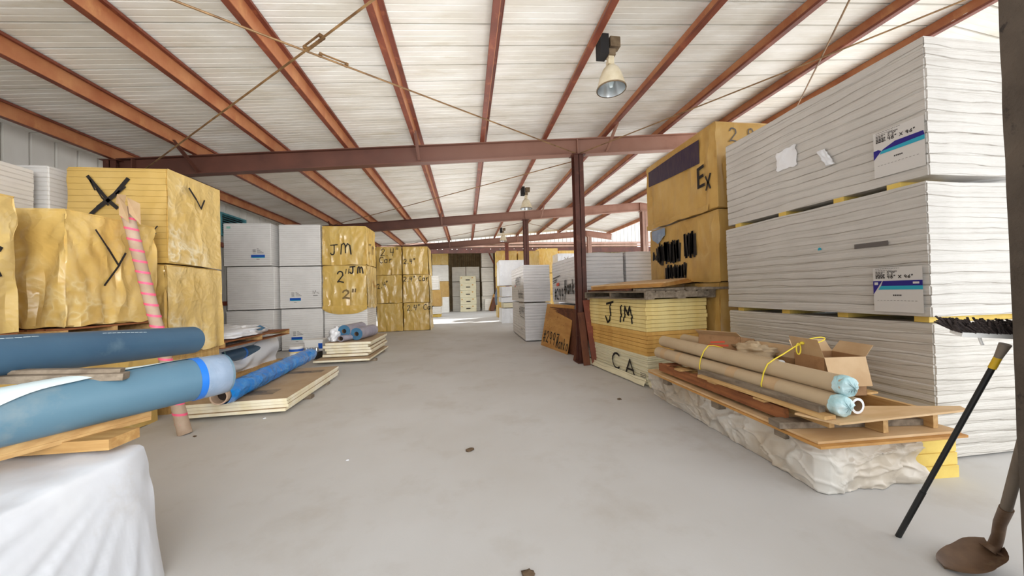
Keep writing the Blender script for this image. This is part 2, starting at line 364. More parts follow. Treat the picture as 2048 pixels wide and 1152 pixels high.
def mark(o, side, txt=None, s=0, t=0, h=.3, w=.03, asp=.62, slant=0., tilt=0., m='paint', polys=None, off=.008, jit=.004, name='painted_lettering', label=None):
    O, U, Nn = face(o, side); mb = MB()
    ribbons(mb, polys if polys else text_polys(txt, s, t, h, asp, slant, tilt), O, U, V((0, 0, 1)), Nn, w, off, jit)
    k = mb.build(name, MT[m], o)
    if label: k['label'] = label
    return k
def patch(o, side, pts, m, off=.006, name='printed_patch', parent=None):
    O, U, Nn = face(o, side); mb = MB()
    mb.add([O+U*a+V((0, 0, 1))*b+Nn*off for a, b in pts], [tuple(range(len(pts)))])
    return mb.build(name, MT[m], parent or o)
def scribble(s0, s1, t0, t1, step, jag, seed=0):
    rnd = random.Random(seed); out = []; s = s0
    while s < s1:
        out.append([(s+rnd.uniform(-.01, .01), t0+rnd.uniform(-jag, jag)), (s+rnd.uniform(-.02, .02), t1+rnd.uniform(-jag, jag))]); s += step
    return out
def product_label(o, side, s, t, w, h, torn=False):
    """printed sheet: text block on top, navy and cyan banner, small print below"""
    sh = patch(o, side, [(s, t), (s+w, t), (s+w, t+h), (s, t+h)], 'paper', .006, 'label_sheet')
    O, U, Nn = face(o, side); Z = V((0, 0, 1))
    q = lambda pts, mi, off: mb.add([O+U*a+Z*b+Nn*off for a, b in pts], [tuple(range(len(pts)))], mi)
    mb = MB(); bt, bh = t+h*.5, h*.2
    if torn:
        q([(s, bt-bh*.5), (s+w*.1, bt), (s+w*.17, bt+bh*.35), (s+w*.1, bt+bh*.55), (s+.0, bt+bh*.5)], 0, .008)
        q([(s+w*.16, bt+bh*.25), (s+w, bt+bh*.55), (s+w*.98, bt+bh*1.0), (s+w*.45, bt+bh*.95), (s+w*.2, bt+bh*.45)], 0, .008)
        q([(s+w*.13, bt), (s+w, bt+bh*.1), (s+w, bt+bh*.55), (s+w*.16, bt+bh*.3)], 1, .0085)
    else:
        q([(s, bt-bh*.55), (s+w*.2, bt+bh), (s, bt+bh)], 0, .008)
        q([(s+w*.17, bt+bh*.42), (s+w, bt+bh*.42), (s+w, bt+bh), (s+w*.215, bt+bh)], 0, .008)
        q([(s+w*.11, bt), (s+w, bt), (s+w, bt+bh*.42), (s+w*.165, bt+bh*.42)], 1, .008)
        q([(s+w*.03, bt+bh*.55), (s+w*.11, bt+bh*.55), (s+w*.11, bt+bh*.85), (s+w*.03, bt+bh*.85)], 2, .009)
        q([(s+w*.82, bt+bh*.62), (s+w*.94, bt+bh*.62), (s+w*.94, bt+bh*.84), (s+w*.82, bt+bh*.84)], 2, .009)
    mb.build('banner', [MT['navy'], MT['cyan'], MT['paper']], sh)
    mb = MB(); rnd = random.Random(3)
    for i, (b, l, th) in enumerate(((.97, .5, .004), (.93, .35, .004), (.89, .2, .009), (.86, .16, .009), (.825, .2, .010), (.795, .19, .010), (.755, .2, .014))):
        a = s+w*.06; e = a+w*l; x = a
        while x < e:
            L = rnd.uniform(.008, .022); q([(x, t+h*b), (min(e, x+L), t+h*b), (min(e, x+L), t+h*b+th), (x, t+h*b+th)], 1 if i > 3 else 0, .0085); x += L+.004
    ribbons(mb, text_polys('48" X 96"', s+w*.31, t+h*.755, h*.062, .75), O, U, Z, Nn, .006, .0085, 0, 1)
    ribbons(mb, text_polys('2.2"', s+w*.31, t+h*.835, h*.05, .7), O, U, Z, Nn, .005, .0085, 0, 0)
    for x in range(6): q([(s+w*(.31+.035*x), t+h*.9), (s+w*(.338+.035*x), t+h*.9), (s+w*(.338+.035*x), t+h*.92), (s+w*(.31+.035*x), t+h*.92)], 0, .0085)
    for x in range(5): q([(s+w*(.42+.036*x), t+h*.36), (s+w*(.445+.036*x), t+h*.36), (s+w*(.445+.036*x), t+h*.39), (s+w*(.42+.036*x), t+h*.39)], 1, .0085)
    for x in range(12): q([(s+w*(.08+.07*x), t+h*.25), (s+w*(.12+.07*x), t+h*.25), (s+w*(.12+.07*x), t+h*.257), (s+w*(.08+.07*x), t+h*.257)], 0, .0085)
    mb.build('lettering', [MT['ink'], MT['inkd']], sh)
    return sh

# ------------------------------------------------------------------ wrapped bundles
def nz(x, y, z): return noise.noise(V((x, y, z)))
def gbox(sx, sy, sz, xs, ys, zs, disp, bottom=True):
    """box shell on given grid lines (local: centred in x,y, base z=0), each vertex pushed by disp(p, n)"""
    mb = MB(); idx = {}
    X = [x-sx/2 for x in xs]; Y = [y-sy/2 for y in ys]; Z = zs
    nx, ny, nzc = len(X)-1, len(Y)-1, len(Z)-1
    def vid(i, j, k):
        key = (i, j, k)
        if key not in idx:
            n = V(((i == nx)-(i == 0), (j == ny)-(j == 0), (k == nzc)-(k == 0)*.0001))
            c = int(n.x != 0)+int(n.y != 0)+int(k == nzc)
            n.normalize(); p = V((X[i], Y[j], Z[k]))
            if c > 1: p = p-n*.018*min(1, sz)*(c-1)
            idx[key] = len(mb.v); mb.v.append(tuple(disp(p, n)))
        return idx[key]
    def f(*q): mb.f.append(tuple(vid(*a) for a in q)); mb.m.append(0)
    for k in range(nzc):
        for i in range(nx):
            f((i, 0, k), (i+1, 0, k), (i+1, 0, k+1), (i, 0, k+1)); f((i+1, ny, k), (i, ny, k), (i, ny, k+1), (i+1, ny, k+1))
        for j in range(ny):
            f((nx, j, k), (nx, j+1, k), (nx, j+1, k+1), (nx, j, k+1)); f((0, j+1, k), (0, j, k), (0, j, k+1), (0, j+1, k+1))
    for i in range(nx):
        for j in range(ny):
            f((i, j, nzc), (i+1, j, nzc), (i+1, j+1, nzc), (i, j+1, nzc))
            if bottom: f((i, j+1, 0), (i+1, j+1, 0), (i+1, j, 0), (i, j, 0))
    mb.keep = True
    return mb
def lin(L, n, r=.02):
    return [0, r]+[r+(L-2*r)*i/n for i in range(1, n)]+[L-r, L]
def bundle(label, x0, x1, y0, y1, z0, z1, m, style='wrap', n=(8, 8), layers=12, amp=.012, rot=0., group=None, seed=0, hem=0., lean=(0, 0), name='insulation_bundle', cat='insulation bundle', tops=.01):
    sx, sy, sz = x1-x0, y1-y0, z1-z0
    S = seed*7.31
    xs, ys = lin(sx, n[0]), lin(sy, n[1])
    if style == 'wrap':
        zs = []
        for k in range(layers):
            a, h = k*sz/layers, sz/layers
            zs += [a, a+h*.13, a+h*.87]
        zs.append(sz)
        lay = [random.Random(seed*100+k).uniform(-1, 1) for k in range(layers+1)]
        def disp(p, nn):
            k = p.z/(sz/layers); fr = k-math.floor(k+1e-6)
            d = -amp*(1 if fr < .01 and 0.01 < p.z < sz-.01 else .15)
            d += lay[min(layers, int(k+1e-6))]*amp*.35
            d += nz(p.x*1.2+S, p.y*1.2, p.z*2+S)*amp
            q = p+V((nn.x, nn.y, 0))*(d-amp)
            if p.z > sz-.001: q.z += nz(p.x*2+S, p.y*2, 3)*tops
            q.x += lean[0]*p.z; q.y += lean[1]*p.z
            return q
    else:
        nv = max(6, int(sz/1.2*n[0])); zs = lin(sz, nv)
        def disp(p, nn):
            s = p.x*nn.y*nn.y+p.y*nn.x*nn.x+(p.x+p.y)*.3
            h = p.z/sz
            if style == 'tight':
                d = amp*.6*nz(s*3+S, nn.x*5+p.z*2.5, S)+amp*.3*nz(s*9+S, p.z*7, S)
            else:
                cr = min(abs(abs(p.x)-sx/2)+(abs(nn.x) > .5)*9, 9); cr2 = min(abs(abs(p.y)-sy/2)+(abs(nn.y) > .5)*9, 9)
                c = min(cr, cr2)                                   # distance from the nearest vertical edge
                ang = atan2(1-h+.05, c+.06)
                d = amp*(1.-.75*h)*(1-abs(nz(s*4.5+S, h*.8, nn.x*3))*3.0)
                d += amp*.8*sin(ang*17+S)*math.exp(-c*2.2)*(.35+.65*(1-h))
                d += amp*.35*nz(s*11+S, p.z*4, S)
                if style == 'drape' and hem: d += hem*.25*max(0, .25-h)*4
            q = p+V((nn.x, nn.y, 0))*(min(d, amp*.5)-amp*.5)
            if p.z < .001 and hem: q.z += hem*(nz(s*3+S, 1.7, nn.x)*1.0)
            if p.z > sz-.001: q.z += nz(p.x*2.2+S, p.y*2.2, 3)*tops
            q.x += lean[0]*p.z; q.y += lean[1]*p.z
            return q
    mb = gbox(sx, sy, sz, xs, ys, zs, disp)
    o = mb.build(name, m, None, smooth=True, loc=((x0+x1)/2, (y0+y1)/2, z0), rotz=rot)
    o['_hx'] = sx/2; o['_hy'] = sy/2
    return tag(o, label, cat, group)
# ================================================================== SCENE
setup_materials(); M = MT
ZB = lambda x: 4.64+.0794*x if x < 7.45 else 5.2315-.13*(x-7.45)     # top of the frame beams = underside of purlins
FR = [7.0, 13.45, 19.9]
Y0, Y1 = -.7, 20.45
def wb(mb, name, m, loc, parent=None, smooth=False, rotz=0.):
    return mb.build(name, m, None, smooth=smooth, loc=loc, rotz=rotz, fix=True)

# ---------------- setting
struct(MB().box(-25, 30, -12, 45, -.3, 0).build('floor', M['concrete']), 'dusty pale concrete floor')
def profile(L0, L1, per, ribs):
    """corrugation profile: list of (along, depth)"""
    out = [(L0, 0)]; a = L0
    while a < L1:
        for (s, w, d) in ribs:
            p = a+s*per
            if p+w*2 > L1: break
            out += [(p-w, 0), (p-w*.55, d), (p+w*.55, d), (p+w, 0)]
        a += per
    out.append((L1, 0)); return out
def ribsheet(name, m, pts, P, Q, D, label, fl=0):
    """sheet: profile runs along vector P (from origin O), extends by vector Q, ribs recessed along D; rib floors take slot 1"""
    O, P, Q, D = V(P[0]), V(P[1]), V(Q), V(D); mb = MB(); mb.keep = True
    for (a, d), (b, e) in zip(pts[:-1], pts[1:]):
        vs = [O+P*a+D*d, O+P*b+D*e, O+P*b+D*e+Q, O+P*a+D*d+Q]
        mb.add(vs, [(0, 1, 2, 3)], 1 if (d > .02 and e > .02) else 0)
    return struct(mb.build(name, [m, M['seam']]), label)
rp = profile(Y0, Y1, .37, [(0, .015, .03), (.25, .012, .004), (.5, .012, .004), (.75, .012, .004)])
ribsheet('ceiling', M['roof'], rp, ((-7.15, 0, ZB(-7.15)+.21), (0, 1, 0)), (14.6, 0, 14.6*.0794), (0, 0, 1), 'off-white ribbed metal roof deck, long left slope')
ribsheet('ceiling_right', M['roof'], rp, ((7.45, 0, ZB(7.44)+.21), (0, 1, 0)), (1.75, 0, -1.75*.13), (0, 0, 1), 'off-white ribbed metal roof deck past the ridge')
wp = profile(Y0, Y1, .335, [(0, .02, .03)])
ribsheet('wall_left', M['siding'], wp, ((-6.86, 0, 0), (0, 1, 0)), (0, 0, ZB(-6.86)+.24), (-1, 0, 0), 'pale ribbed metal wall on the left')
fp = profile(0, 27, .32, [(0, .02, .03), (.5, .02, .012)])
ribsheet('wall_back', M['siding'], fp, ((-9, 25.6, 5.32), (1, 0, 0)), (0, 0, 3.4), (0, 1, 0), 'bright ribbed siding above the opening of the far building')
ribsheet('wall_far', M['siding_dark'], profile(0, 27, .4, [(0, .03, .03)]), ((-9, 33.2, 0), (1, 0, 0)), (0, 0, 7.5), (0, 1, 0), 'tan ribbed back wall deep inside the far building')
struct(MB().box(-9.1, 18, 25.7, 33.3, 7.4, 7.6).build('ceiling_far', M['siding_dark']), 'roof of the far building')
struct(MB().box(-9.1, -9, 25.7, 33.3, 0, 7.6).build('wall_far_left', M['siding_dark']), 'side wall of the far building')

# roof purlins, each a Z section
PX = [-6.24, -4.88, -3.55, -2.22, -.89, .44, 1.77, 3.10, 4.43, 5.76, 7.0]
for i, x in enumerate(PX):
    z = ZB(x); r = thing('roof_purlin', ('rust-red roof purlin along the left wall eave' if i == 0 else 'rust-red Z-section roof purlin, %s in from the left wall eave' % (ORD[i] if i else 'first')), 'roof purlin', (x, 0, z), group='roof purlins')
    r['kind'] = 'structure'
    yy0, yy1 = Y0, Y1
    MB().box(-.007, .007, yy0, yy1, 0, .2).build('web', M['steel_pale'], r)
    b = MB().box(-.075, 0, yy0, yy1, -.004, .008); b.box(-.079, -.071, yy0, yy1, 0, .03)
    b.build('bottom_flange', M['steel'], r)
    b = MB().box(0, .075, yy0, yy1, .192, .204); b.box(.069, .077, yy0, yy1, .17, .2)
    b.build('top_flange', M['steel'], r)
    if x > 2.5:
        h = MB()
        for yq in (3.72, 3.84):
            h.add([(-.009, yq+.035*cos(t*pi/5), .055+.02*sin(t*pi/5)) for t in range(10)], [tuple(range(10))])
        h.build('painted_light_disc', M['lightgap'], r)  # white discs, daylight through the holes painted on
ev = wb(MB().box(9.0, 9.012, Y0, Y1, ZB(9.0), ZB(9.0)+.2).box(8.93, 9.0, Y0, Y1, ZB(9.0), ZB(9.0)+.012), 'roof_purlin', M['steel_pale'], (9, 0, 5)); tag(ev, 'pale eave strut along the right edge of the roof', 'roof purlin', 'roof purlins', 'structure')
# frame beams and columns
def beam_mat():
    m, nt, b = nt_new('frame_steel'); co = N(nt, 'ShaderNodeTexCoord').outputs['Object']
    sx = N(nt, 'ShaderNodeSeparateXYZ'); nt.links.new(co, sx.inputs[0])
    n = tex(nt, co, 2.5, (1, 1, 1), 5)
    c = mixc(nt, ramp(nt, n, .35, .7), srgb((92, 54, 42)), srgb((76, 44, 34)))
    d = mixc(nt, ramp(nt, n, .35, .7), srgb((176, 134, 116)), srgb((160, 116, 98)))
    c = mixc(nt, ramp(nt, math_(nt, 'ADD', sx.outputs[0], math_(nt, 'MULTIPLY', n, 2.)), -.5, 5.5), c, d)   # light from the right painted in, brown to pale pink along X
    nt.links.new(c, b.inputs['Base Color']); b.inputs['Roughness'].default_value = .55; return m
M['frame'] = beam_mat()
def ibeam(mb, p, q, h, fw, t=.012):
    p, q = V(p), V(q); up = V((0, 0, 1))
    mb.bar(p, q, t, h-.02); mb.bar(p+up*(h/2-.008), q+up*(h/2-.008), fw, .018); mb.bar(p-up*(h/2-.008), q-up*(h/2-.008), fw, .018)
for i, y in enumerate(FR):
    nm = ['nearest', 'middle', 'farthest'][i]
    r = thing('frame_beam', 'long rust-brown steel roof beam across the hall, %s of the three frames' % nm, 'steel beam', (0, y, 4.64), group='roof frames'); r['kind'] = 'structure'
    mb = MB(); h = .35
    ibeam(mb, (-6.2, 0, ZB(-6.2)-4.64-h/2), (7.45, 0, ZB(7.44)-4.64-h/2), h, .16)
    ibeam(mb, (7.45, 0, ZB(7.44)-4.64-h/2), (9.1, 0, ZB(9.1)-4.64-h/2), h, .16)
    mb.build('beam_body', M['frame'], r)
    for xs in (-5.95, 2.46, 7.45):
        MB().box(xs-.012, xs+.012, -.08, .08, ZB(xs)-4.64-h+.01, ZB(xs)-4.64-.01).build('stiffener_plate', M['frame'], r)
    for xb in (-4.88, -.89, 3.1):
        zt = ZB(xb)-4.64
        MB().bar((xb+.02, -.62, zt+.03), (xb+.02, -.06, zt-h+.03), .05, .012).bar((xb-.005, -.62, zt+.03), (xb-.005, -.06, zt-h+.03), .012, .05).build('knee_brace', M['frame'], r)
    # wall column under the left end, hall column, ridge column
    zb = ZB(-6.3)-h
    def column(x, y, zt, m, label, w=.2, z0=0.):
        c = thing('steel_column', label, 'steel column', (x, y, z0), group='steel columns'); c['kind'] = 'structure'
        b = MB(); b.box(-w/2, w/2, -w/2, -w/2+.014, 0, zt-z0); b.box(-w/2, w/2, w/2-.014, w/2, 0, zt-z0); b.box(-.007, .007, -w/2, w/2, 0, zt-z0)
        b.build('column_body', m, c); MB().box(-w*.8, w*.8, -w*.8, w*.8, 0, .018).build('base_plate', m, c)
        MB().box(-w*.75, w*.75, -w*.6, w*.6, zt-z0-.016, zt-z0).build('cap_plate', m, c); return c
    column(-6.28, y, ZB(-6.3)-.02, M['steel_dark'], 'brown steel column against the left wall under the %s roof beam' % nm)
    column(2.465, y, ZB(2.465)-h, M['steel_dark'] if i < 2 else M['steel'], ['tall dark red-brown steel column beside the leaning plywood', 'brown steel column rising behind the white banded bundles under the middle roof beam', 'brown steel column carrying the farthest roof beam'][i])
    if i: column(7.62, y, ZB(7.6)-h, M['steel_pink'], 'dusty pink steel column under the ridge at the %s roof beam' % nm, .24)
# bracing rods
def rod(p, q, label, buckle=None):
    r = thing('brace_rod', label, 'brace rod', p, group='roof brace rods'); p, q = V(p), V(q); L = q-p
    MB().tube([V((0, 0, 0)), L*.5-V((0, 0, .02)), L], .011, 8).build('rod', M['rod'], r, smooth=True)
    if buckle:
        c = L*buckle; d = L.normalized(); s = d.cross(V((0, 0, 1)))
        b = MB()
        for k in (-1, 1): b.bar(c-d*.13+s*.028*k, c+d*.13+s*.028*k, .014, .014)
        b.bar(c-d*.14-s*.03, c-d*.14+s*.03, .03, .03); b.bar(c+d*.14-s*.03, c+d*.14+s*.03, .03, .03)
        b.build('turnbuckle', M['rod'], r)
    return r
rod((-7.0+.6, .6, 4.1), (2.4, 6.92, 4.50), 'thin diagonal roof brace rod running up to the nearest hall column', .56)
rod((-5.75, 6.92, 3.95), (2.4, .75, 4.45), 'thin diagonal roof brace rod from behind the X-marked stack', .52)
rod((2.5, 6.92, 4.50), (7.6, .9, 4.95), 'diagonal brace rod on the right, running from the hall column over the white stack')
rod((7.4, 6.95, 4.9), (2.45, .9, 4.55), 'diagonal brace rod on the right, dropping behind the white stack')
rod((2.4, 7.12, 4.40), (-5.9, 13.3, 3.95), 'brace rod in the second bay of the roof')
rod((2.5, 13.6, 4.40), (7.3, 19.7, 4.9), 'brace rod in the third bay, right of the hall columns')
rod((2.4, 13.6, 4.40), (-5.9, 19.7, 3.95), 'brace rod in the third bay, left of the hall columns')
# left wall girts and louver
for z, w in ((3.09, 'upper'), (1.44, 'lower')):
    g = MB().box(-.05, .06, 0, 20.9, -.07, .07); o = wb(MB().box(-6.84, -6.72, -.5, 20.4, z-.06, z+.06), 'wall_girt', M['steel'], (-6.78, 10, z))
    tag(o, 'red-brown horizontal girt on the left wall, the %s one' % w, 'wall girt', 'wall girts', 'structure')
lv = thing('wall_louver', 'teal louvered vent on the left wall above the white bundles', 'louver', (-6.82, 10.95, 3.36))
MB().box(-.03, .06, -.55, -.5, 0, .66).box(-.03, .06, .5, .55, 0, .66).box(-.03, .06, -.5, .5, .61, .66).box(-.03, .06, -.5, .5, 0, .05).build('frame', M['teal'], lv)
b = MB()
for k in range(9): b.bar((.02, -.5, .08+k*.062), (.02, .5, .08+k*.062), .05, .008, up=(.6, 0, .8))
b.build('louver_slats', M['teal'], lv); MB().box(-.03, -.02, -.5, .5, .05, .61).build('backing', M['dark'], lv)
# header of the far building: girts with small white discs painted as light through bolt holes
for k, (z0, z1, m, lb) in enumerate(((5.2, 5.36, 'steel_pink', 'uppermost'), (5.0, 5.13, 'steel_pink', 'middle'), (4.56, 4.95, 'steel_dark', 'lowest, widest'))):
    g = thing('header_beam', '%s reddish girt across the opening of the far building' % lb, 'girt', (4, 25.45, z0), group='girts of the far building'); g['kind'] = 'structure'
    MB().box(-13, 13, -.05, .1, 0, z1-z0).build('beam_body', M[m], g)
    if k == 2:
        rnd = random.Random(5)
        for j in range(26):
            if rnd.random() < .3: continue
            xx = -6.4+j*.36; s = rnd.uniform(.02, .045)
            MB().add([(xx+s*cos(t*pi/4), -.056, .3+s*.8*sin(t*pi/4)) for t in range(8)], [tuple(range(8))]).build('painted_light_disc', M['lightgap'], g)
column(9.25, 25.6, 5.2, M['steel_pink'], 'pale pink steel column at the opening of the far building', .34)
column(2.62, 29.0, 5.4, M['steel_dark'], 'slim brown steel column in the far building with boards leaning on its foot', .26)
tag(wb(MB().bar((2.48, 29.0, 4.0), (1.9, 29.0, 5.3), .12, .12), 'knee_brace', M['steel'], (2.5, 29, 4.0)), 'diagonal brace at the top of the slim far column', 'brace')

# dark post at the right edge of the view
po = wb(MB().grid(lambda u, v: V((2.405-.012*abs(nz(u*3, v*14, 1)), 1.18-.5*u, 4.9*v)), 6, 40).box(2.41, 2.86, .68, 1.18, 0, 4.9), 'pillar', M['pillar'], (2.6, .95, 0))
struct(po, 'dark mottled post close at the right edge')

# ---------------- lamps
def lamp(x, y, label):
    px = 1.77; z = ZB(px); r = thing('bay_lamp', label, 'lamp', (x, y, z-.62), group='high bay lamps')
    prof = [(.045, .30), (.075, .285), (.105, .25), (.14, .17), (.165, .08), (.185, .0)]
    MB().lathe(prof, 28).lathe([(a-.004, c-.002) for a, c in prof][::-1], 28).build('shade', M['enamel'], r, smooth=True)
    MB().lathe([(a-.008, c-.004) for a, c in prof], 28).build('reflector', M['reflector'], r, smooth='all')
    MB().lathe([(.183, -.008), (.19, -.008), (.19, .008), (.183, .008)], 28).build('rim', M['galv'], r, smooth=True)
    MB().lathe([(.0, .02), (.02, .03), (.035, .08), (.03, .14), (.015, .2), (.012, .27)], 14).build('bulb', M['lampglass'], r, smooth=True)
    MB().box(-.035, .035, -.035, .035, .29, .43).box(-.05, -.02, -.05, .03, .31, .37).build('socket_housing', M['enamel'], r)
    MB().box(-.05, .05, -.055, .055, .42, .5).build('junction_box', M['galv'], r)
    MB().box(-.16, -.045, -.07, .09, .42, .68).build('ballast_box', M['dark'], r)
    b = MB().box(-.02, .11, -.06, .05, .53, .66)
    for k in range(5): b.box(.112, .118, -.055+k*.022, -.045+k*.022, .53, .66)
    b.build('ballast', M['galv'], r)
    return r
lamp(1.94, 4.12, 'cream bell-shaped bay lamp hanging nearest, left of the hall column')
lamp(1.94, 10.35, 'small bell-shaped bay lamp hanging in the second roof bay')
lamp(1.94, 16.95, 'tiny bell-shaped bay lamp hanging in the farthest roof bay')

# ---------------- left: stacks of yellow bundles
YB = 'yellow-wrapped bundles on the left'
o = bundle('tall yellow-wrapped bundle with a big black X, top of its stack', -5.23, -4.03, 5.18, 6.17, 2.07, 3.37, M['y_x'], 'drape', (22, 22), amp=.02, group=YB, seed=1, tops=.006)
mark(o, 'f', polys=[[(.28, 1.17), (.5, .86), (.6, .76)], [(.74, 1.14), (.58, .93), (.4, .76), (.3, .66)]], w=.05, jit=.008)
for q in range(3):
    mark(o, 'f', polys=[[(.3+.07*q, 1.1-.11*q), (.37+.07*q, .98-.1*q)], [(.72-.07*q, 1.05-.06*q), (.62-.08*q, .93-.05*q)]], w=.022, jit=.02, name='paint_spatter')
mark(o, 'f', polys=[[(.72, .55), (.8, .62), (.84, .5), (.95, .44), (1.02, .42), (1.08, .5)], [(.84, .5), (.9, .4), (1.0, .36), (1.06, .4)]], w=.016, jit=.006)
mark(o, 'r', polys=[[(.3, 1.12), (.42, 1.0), (.52, .88)], [(.52, .88), (.58, 1.02)]], w=.03, m='paint', off=.055)
cov = MB().grid(lambda u, v: V((.607+.012*nz(u*4, v*5, 2)+.035*max(0, .3-v)*abs(sin(u*15)), -.495+.99*u, .01+1.29*v-.05*(u-.3)*(1-v))), 30, 26)
cov.build('plastic_cover', M['y_gloss'], o, smooth='all')
o = bundle('crinkled yellow-wrapped bundle under the X-marked one', -5.22, -4.05, 5.16, 6.17, .83, 2.05, M['y_es'], 'drape', (22, 22), amp=.05, hem=.03, group=YB, seed=2)
MB().grid(lambda u, v: V((.6+.02*nz(u*5, v*4, 7)+.05*(1-v)*(.5+.5*sin(u*19+2*nz(u*3, v, 1))), -.5+1.03*u, -.02+1.22*v-.09*(1-v)*abs(nz(u*4, 3, 1)))), 40, 24).build('plastic_cover', M['y_gloss'], o, smooth='all')
bundle('bare tan board bundle at the bottom of the X-marked stack', -5.2, -4.05, 5.2, 6.17, 0.0, .82, M['tan_base'], 'wrap', (6, 6), 10, .006, group=YB, seed=3)
o = bundle('pale yellow draped bundle lettered ES, above the blue rolls', -5.2, -4.0, 3.96, 5.0, 1.31, 2.52, M['y_es'], 'drape', (26, 26), amp=.045, hem=.045, group=YB, seed=4)
mark(o, 'f', polys=[[(.25, .72), (.12, .70)], [(.14, .42), (.25, .44)], [(.12, .7), (.13, .42)]], w=.06, jit=.006)
mark(o, 'f', 'S', .42, .46, .34, .075, .75, tilt=-.3)
mark(o, 'r', polys=[[(.28, 1.03), (.4, .85), (.52, .67)], [(.52, .67), (.6, .82)], [(.52, .67), (.44, .55), (.36, .44)]], w=.022, jit=.006)
mark(o, 'r', polys=[[(.73, .96), (.72, .86)]], w=.025)
bundle('lower yellow-wrapped bundle under the ES bundle, behind the blue rolls', -5.2, -4.0, 3.96, 5.0, 0, 1.17, M['y_es'], 'drape', (10, 10), amp=.03, hem=.03, group=YB, seed=5)
o = bundle('yellow-wrapped bundle at the left edge of view, nearest in its row', -5.2, -4.0, 2.5, 3.62, 1.31, 2.53, M['y_gloss'], 'drape', (20, 20), amp=.05, hem=.03, group=YB, seed=6)
mark(o, 'r', polys=[arc(.92, .62, .1, .13, 60, 300, 8)], w=.04)
bundle('lower yellow bundle below the one at the left edge of view', -5.2, -4.0, 2.5, 3.62, 0, 1.17, M['y_es'], 'drape', (8, 8), amp=.03, group=YB, seed=7)
def pallet(label, x0, x1, y0, y1, z0, h, m, along='x', n=7, ns=3, group=None, rot=0., bottom=True, mx=None):
    """deck boards run along `along`; stringers run across them"""
    cx, cy = (x0+x1)/2, (y0+y1)/2; r = thing('pallet', label, 'pallet', (cx, cy, z0), rot, group); mx = mx or m
    L, Wd = (x1-x0, y1-y0) if along == 'x' else (y1-y0, x1-x0); rnd = random.Random(int(cx*100+cy*37))
    def bx(a0, a1, b0, b1, c0, c1):
        return MB().box(a0, a1, b0, b1, c0, c1) if along == 'x' else MB().box(b0, b1, a0, a1, c0, c1)
    t = h*.16
    for k in range(n):
        w = Wd/n*.84; c = -Wd/2+w/2+(Wd-w)*k/(n-1); e = rnd.uniform(-.012, .012)
        bx(-L/2+e, L/2+e, c-w/2, c+w/2, h-t, h).build('deck_board', m, r)
    for k in range(ns):
        c = -L/2+.02+(L-.04)*k/(ns-1); s = .04
        c = max(-L/2+s/2, min(L/2-s/2, c)); bx(c-s/2, c+s/2, -Wd/2, Wd/2, t if bottom else 0, h-t).build('stringer', mx, r)
    if bottom:
        for k in range(3):
            w = Wd/n*.84; c = -Wd/2+w/2+(Wd-w)*k/2; bx(-L/2, L/2, c-w/2, c+w/2, 0, t).build('bottom_board', m, r)
    return r
pallet('brown pallet under the ES bundle', -5.2, -4.02, 3.96, 4.98, 1.18, .12, M['wood_red'], 'y', mx=M['wood'])
pallet('brown pallet under the bundle at the left edge of view', -5.2, -4.02, 2.5, 3.6, 1.18, .12, M['wood_red'], 'y', mx=M['wood'])
o = bundle('white bundle at the upper left edge of view, nearer of two', -6.36, -5.4, 3.8, 5.04, 2.15, 3.26, M['w_row'], 'wrap', (6, 6), 13, .005, group='white bundles at upper left', seed=8)
o = bundle('white bundle at the upper left, just left of the X-marked bundle', -6.36, -5.36, 5.13, 6.3, 2.15, 3.36, M['w_row'], 'wrap', (6, 6), 14, .005, group='white bundles at upper left', seed=9)
bundle('white lower bundle behind the ES bundle', -6.36, -5.36, 3.8, 5.04, 0, 2.13, M['w_row'], 'wrap', (4, 4), 22, .005, group='white bundles at upper left', seed=10)
bundle('white lower bundle behind the X-marked stack', -6.36, -5.36, 5.13, 6.3, 0, 2.13, M['w_row'], 'wrap', (4, 4), 22, .005, group='white bundles at upper left', seed=11)

# pink-taped paper tube leaning on the ES bundle
tb = thing('paper_tube', 'tall paper tube spirally taped in pink, leaning on the ES bundle', 'tube', (-3.28, 4.41, 0))
A, B = V((0, 0, 0)), V((-.68, .12, 2.68)); d = (B-A).normalized(); ax = d.cross(V((0, 1, 0))).normalized(); bx_ = d.cross(ax)
tubp = [A+d*t*.1376*2 for t in range(11)]
tw = MB().tube(tubp, .06, 18, rr=[.066, .062, .06, .058, .058, .056, .056, .056, .055, .055, .058])
tw.build('tube_body', M['tube'], tb, smooth=True)
for k in range(20):
    s0 = .1+k*.132; mb = MB(); n = 22; R_ = .0635 if k < 3 else .0595; vs = []
    for j in range(n+1):
        t = 2*pi*j/n
        for e in (0, 1):
            vs.append(A+d*(s0+.03*cos(t)+.028*e)+(ax*cos(t)+bx_*sin(t))*R_)
    mb.add(vs, [(2*j, 2*j+1, 2*j+3, 2*j+2) for j in range(n)]); mb.build('pink_tape_band', M['pink'], tb, smooth='all')
top = B
for (a, b, c, dd) in (((-.02, -.06, .1), (.1, -.1, -.02), (.14, -.12, -.22), (.02, -.1, -.12)), ((.05, -.04, .1), (.2, -.06, .02), (.24, -.1, -.24), (.12, -.1, -.1)), ((-.06, -.03, .14), (.06, -.06, .12), (.06, -.08, .0), (-.05, -.06, .02))):
    MB().add([top+V(a), top+V(b), top+V(c), top+V(dd)], [(0, 1, 2, 3)]).build('torn_flap', M['carton_pale'], tb)

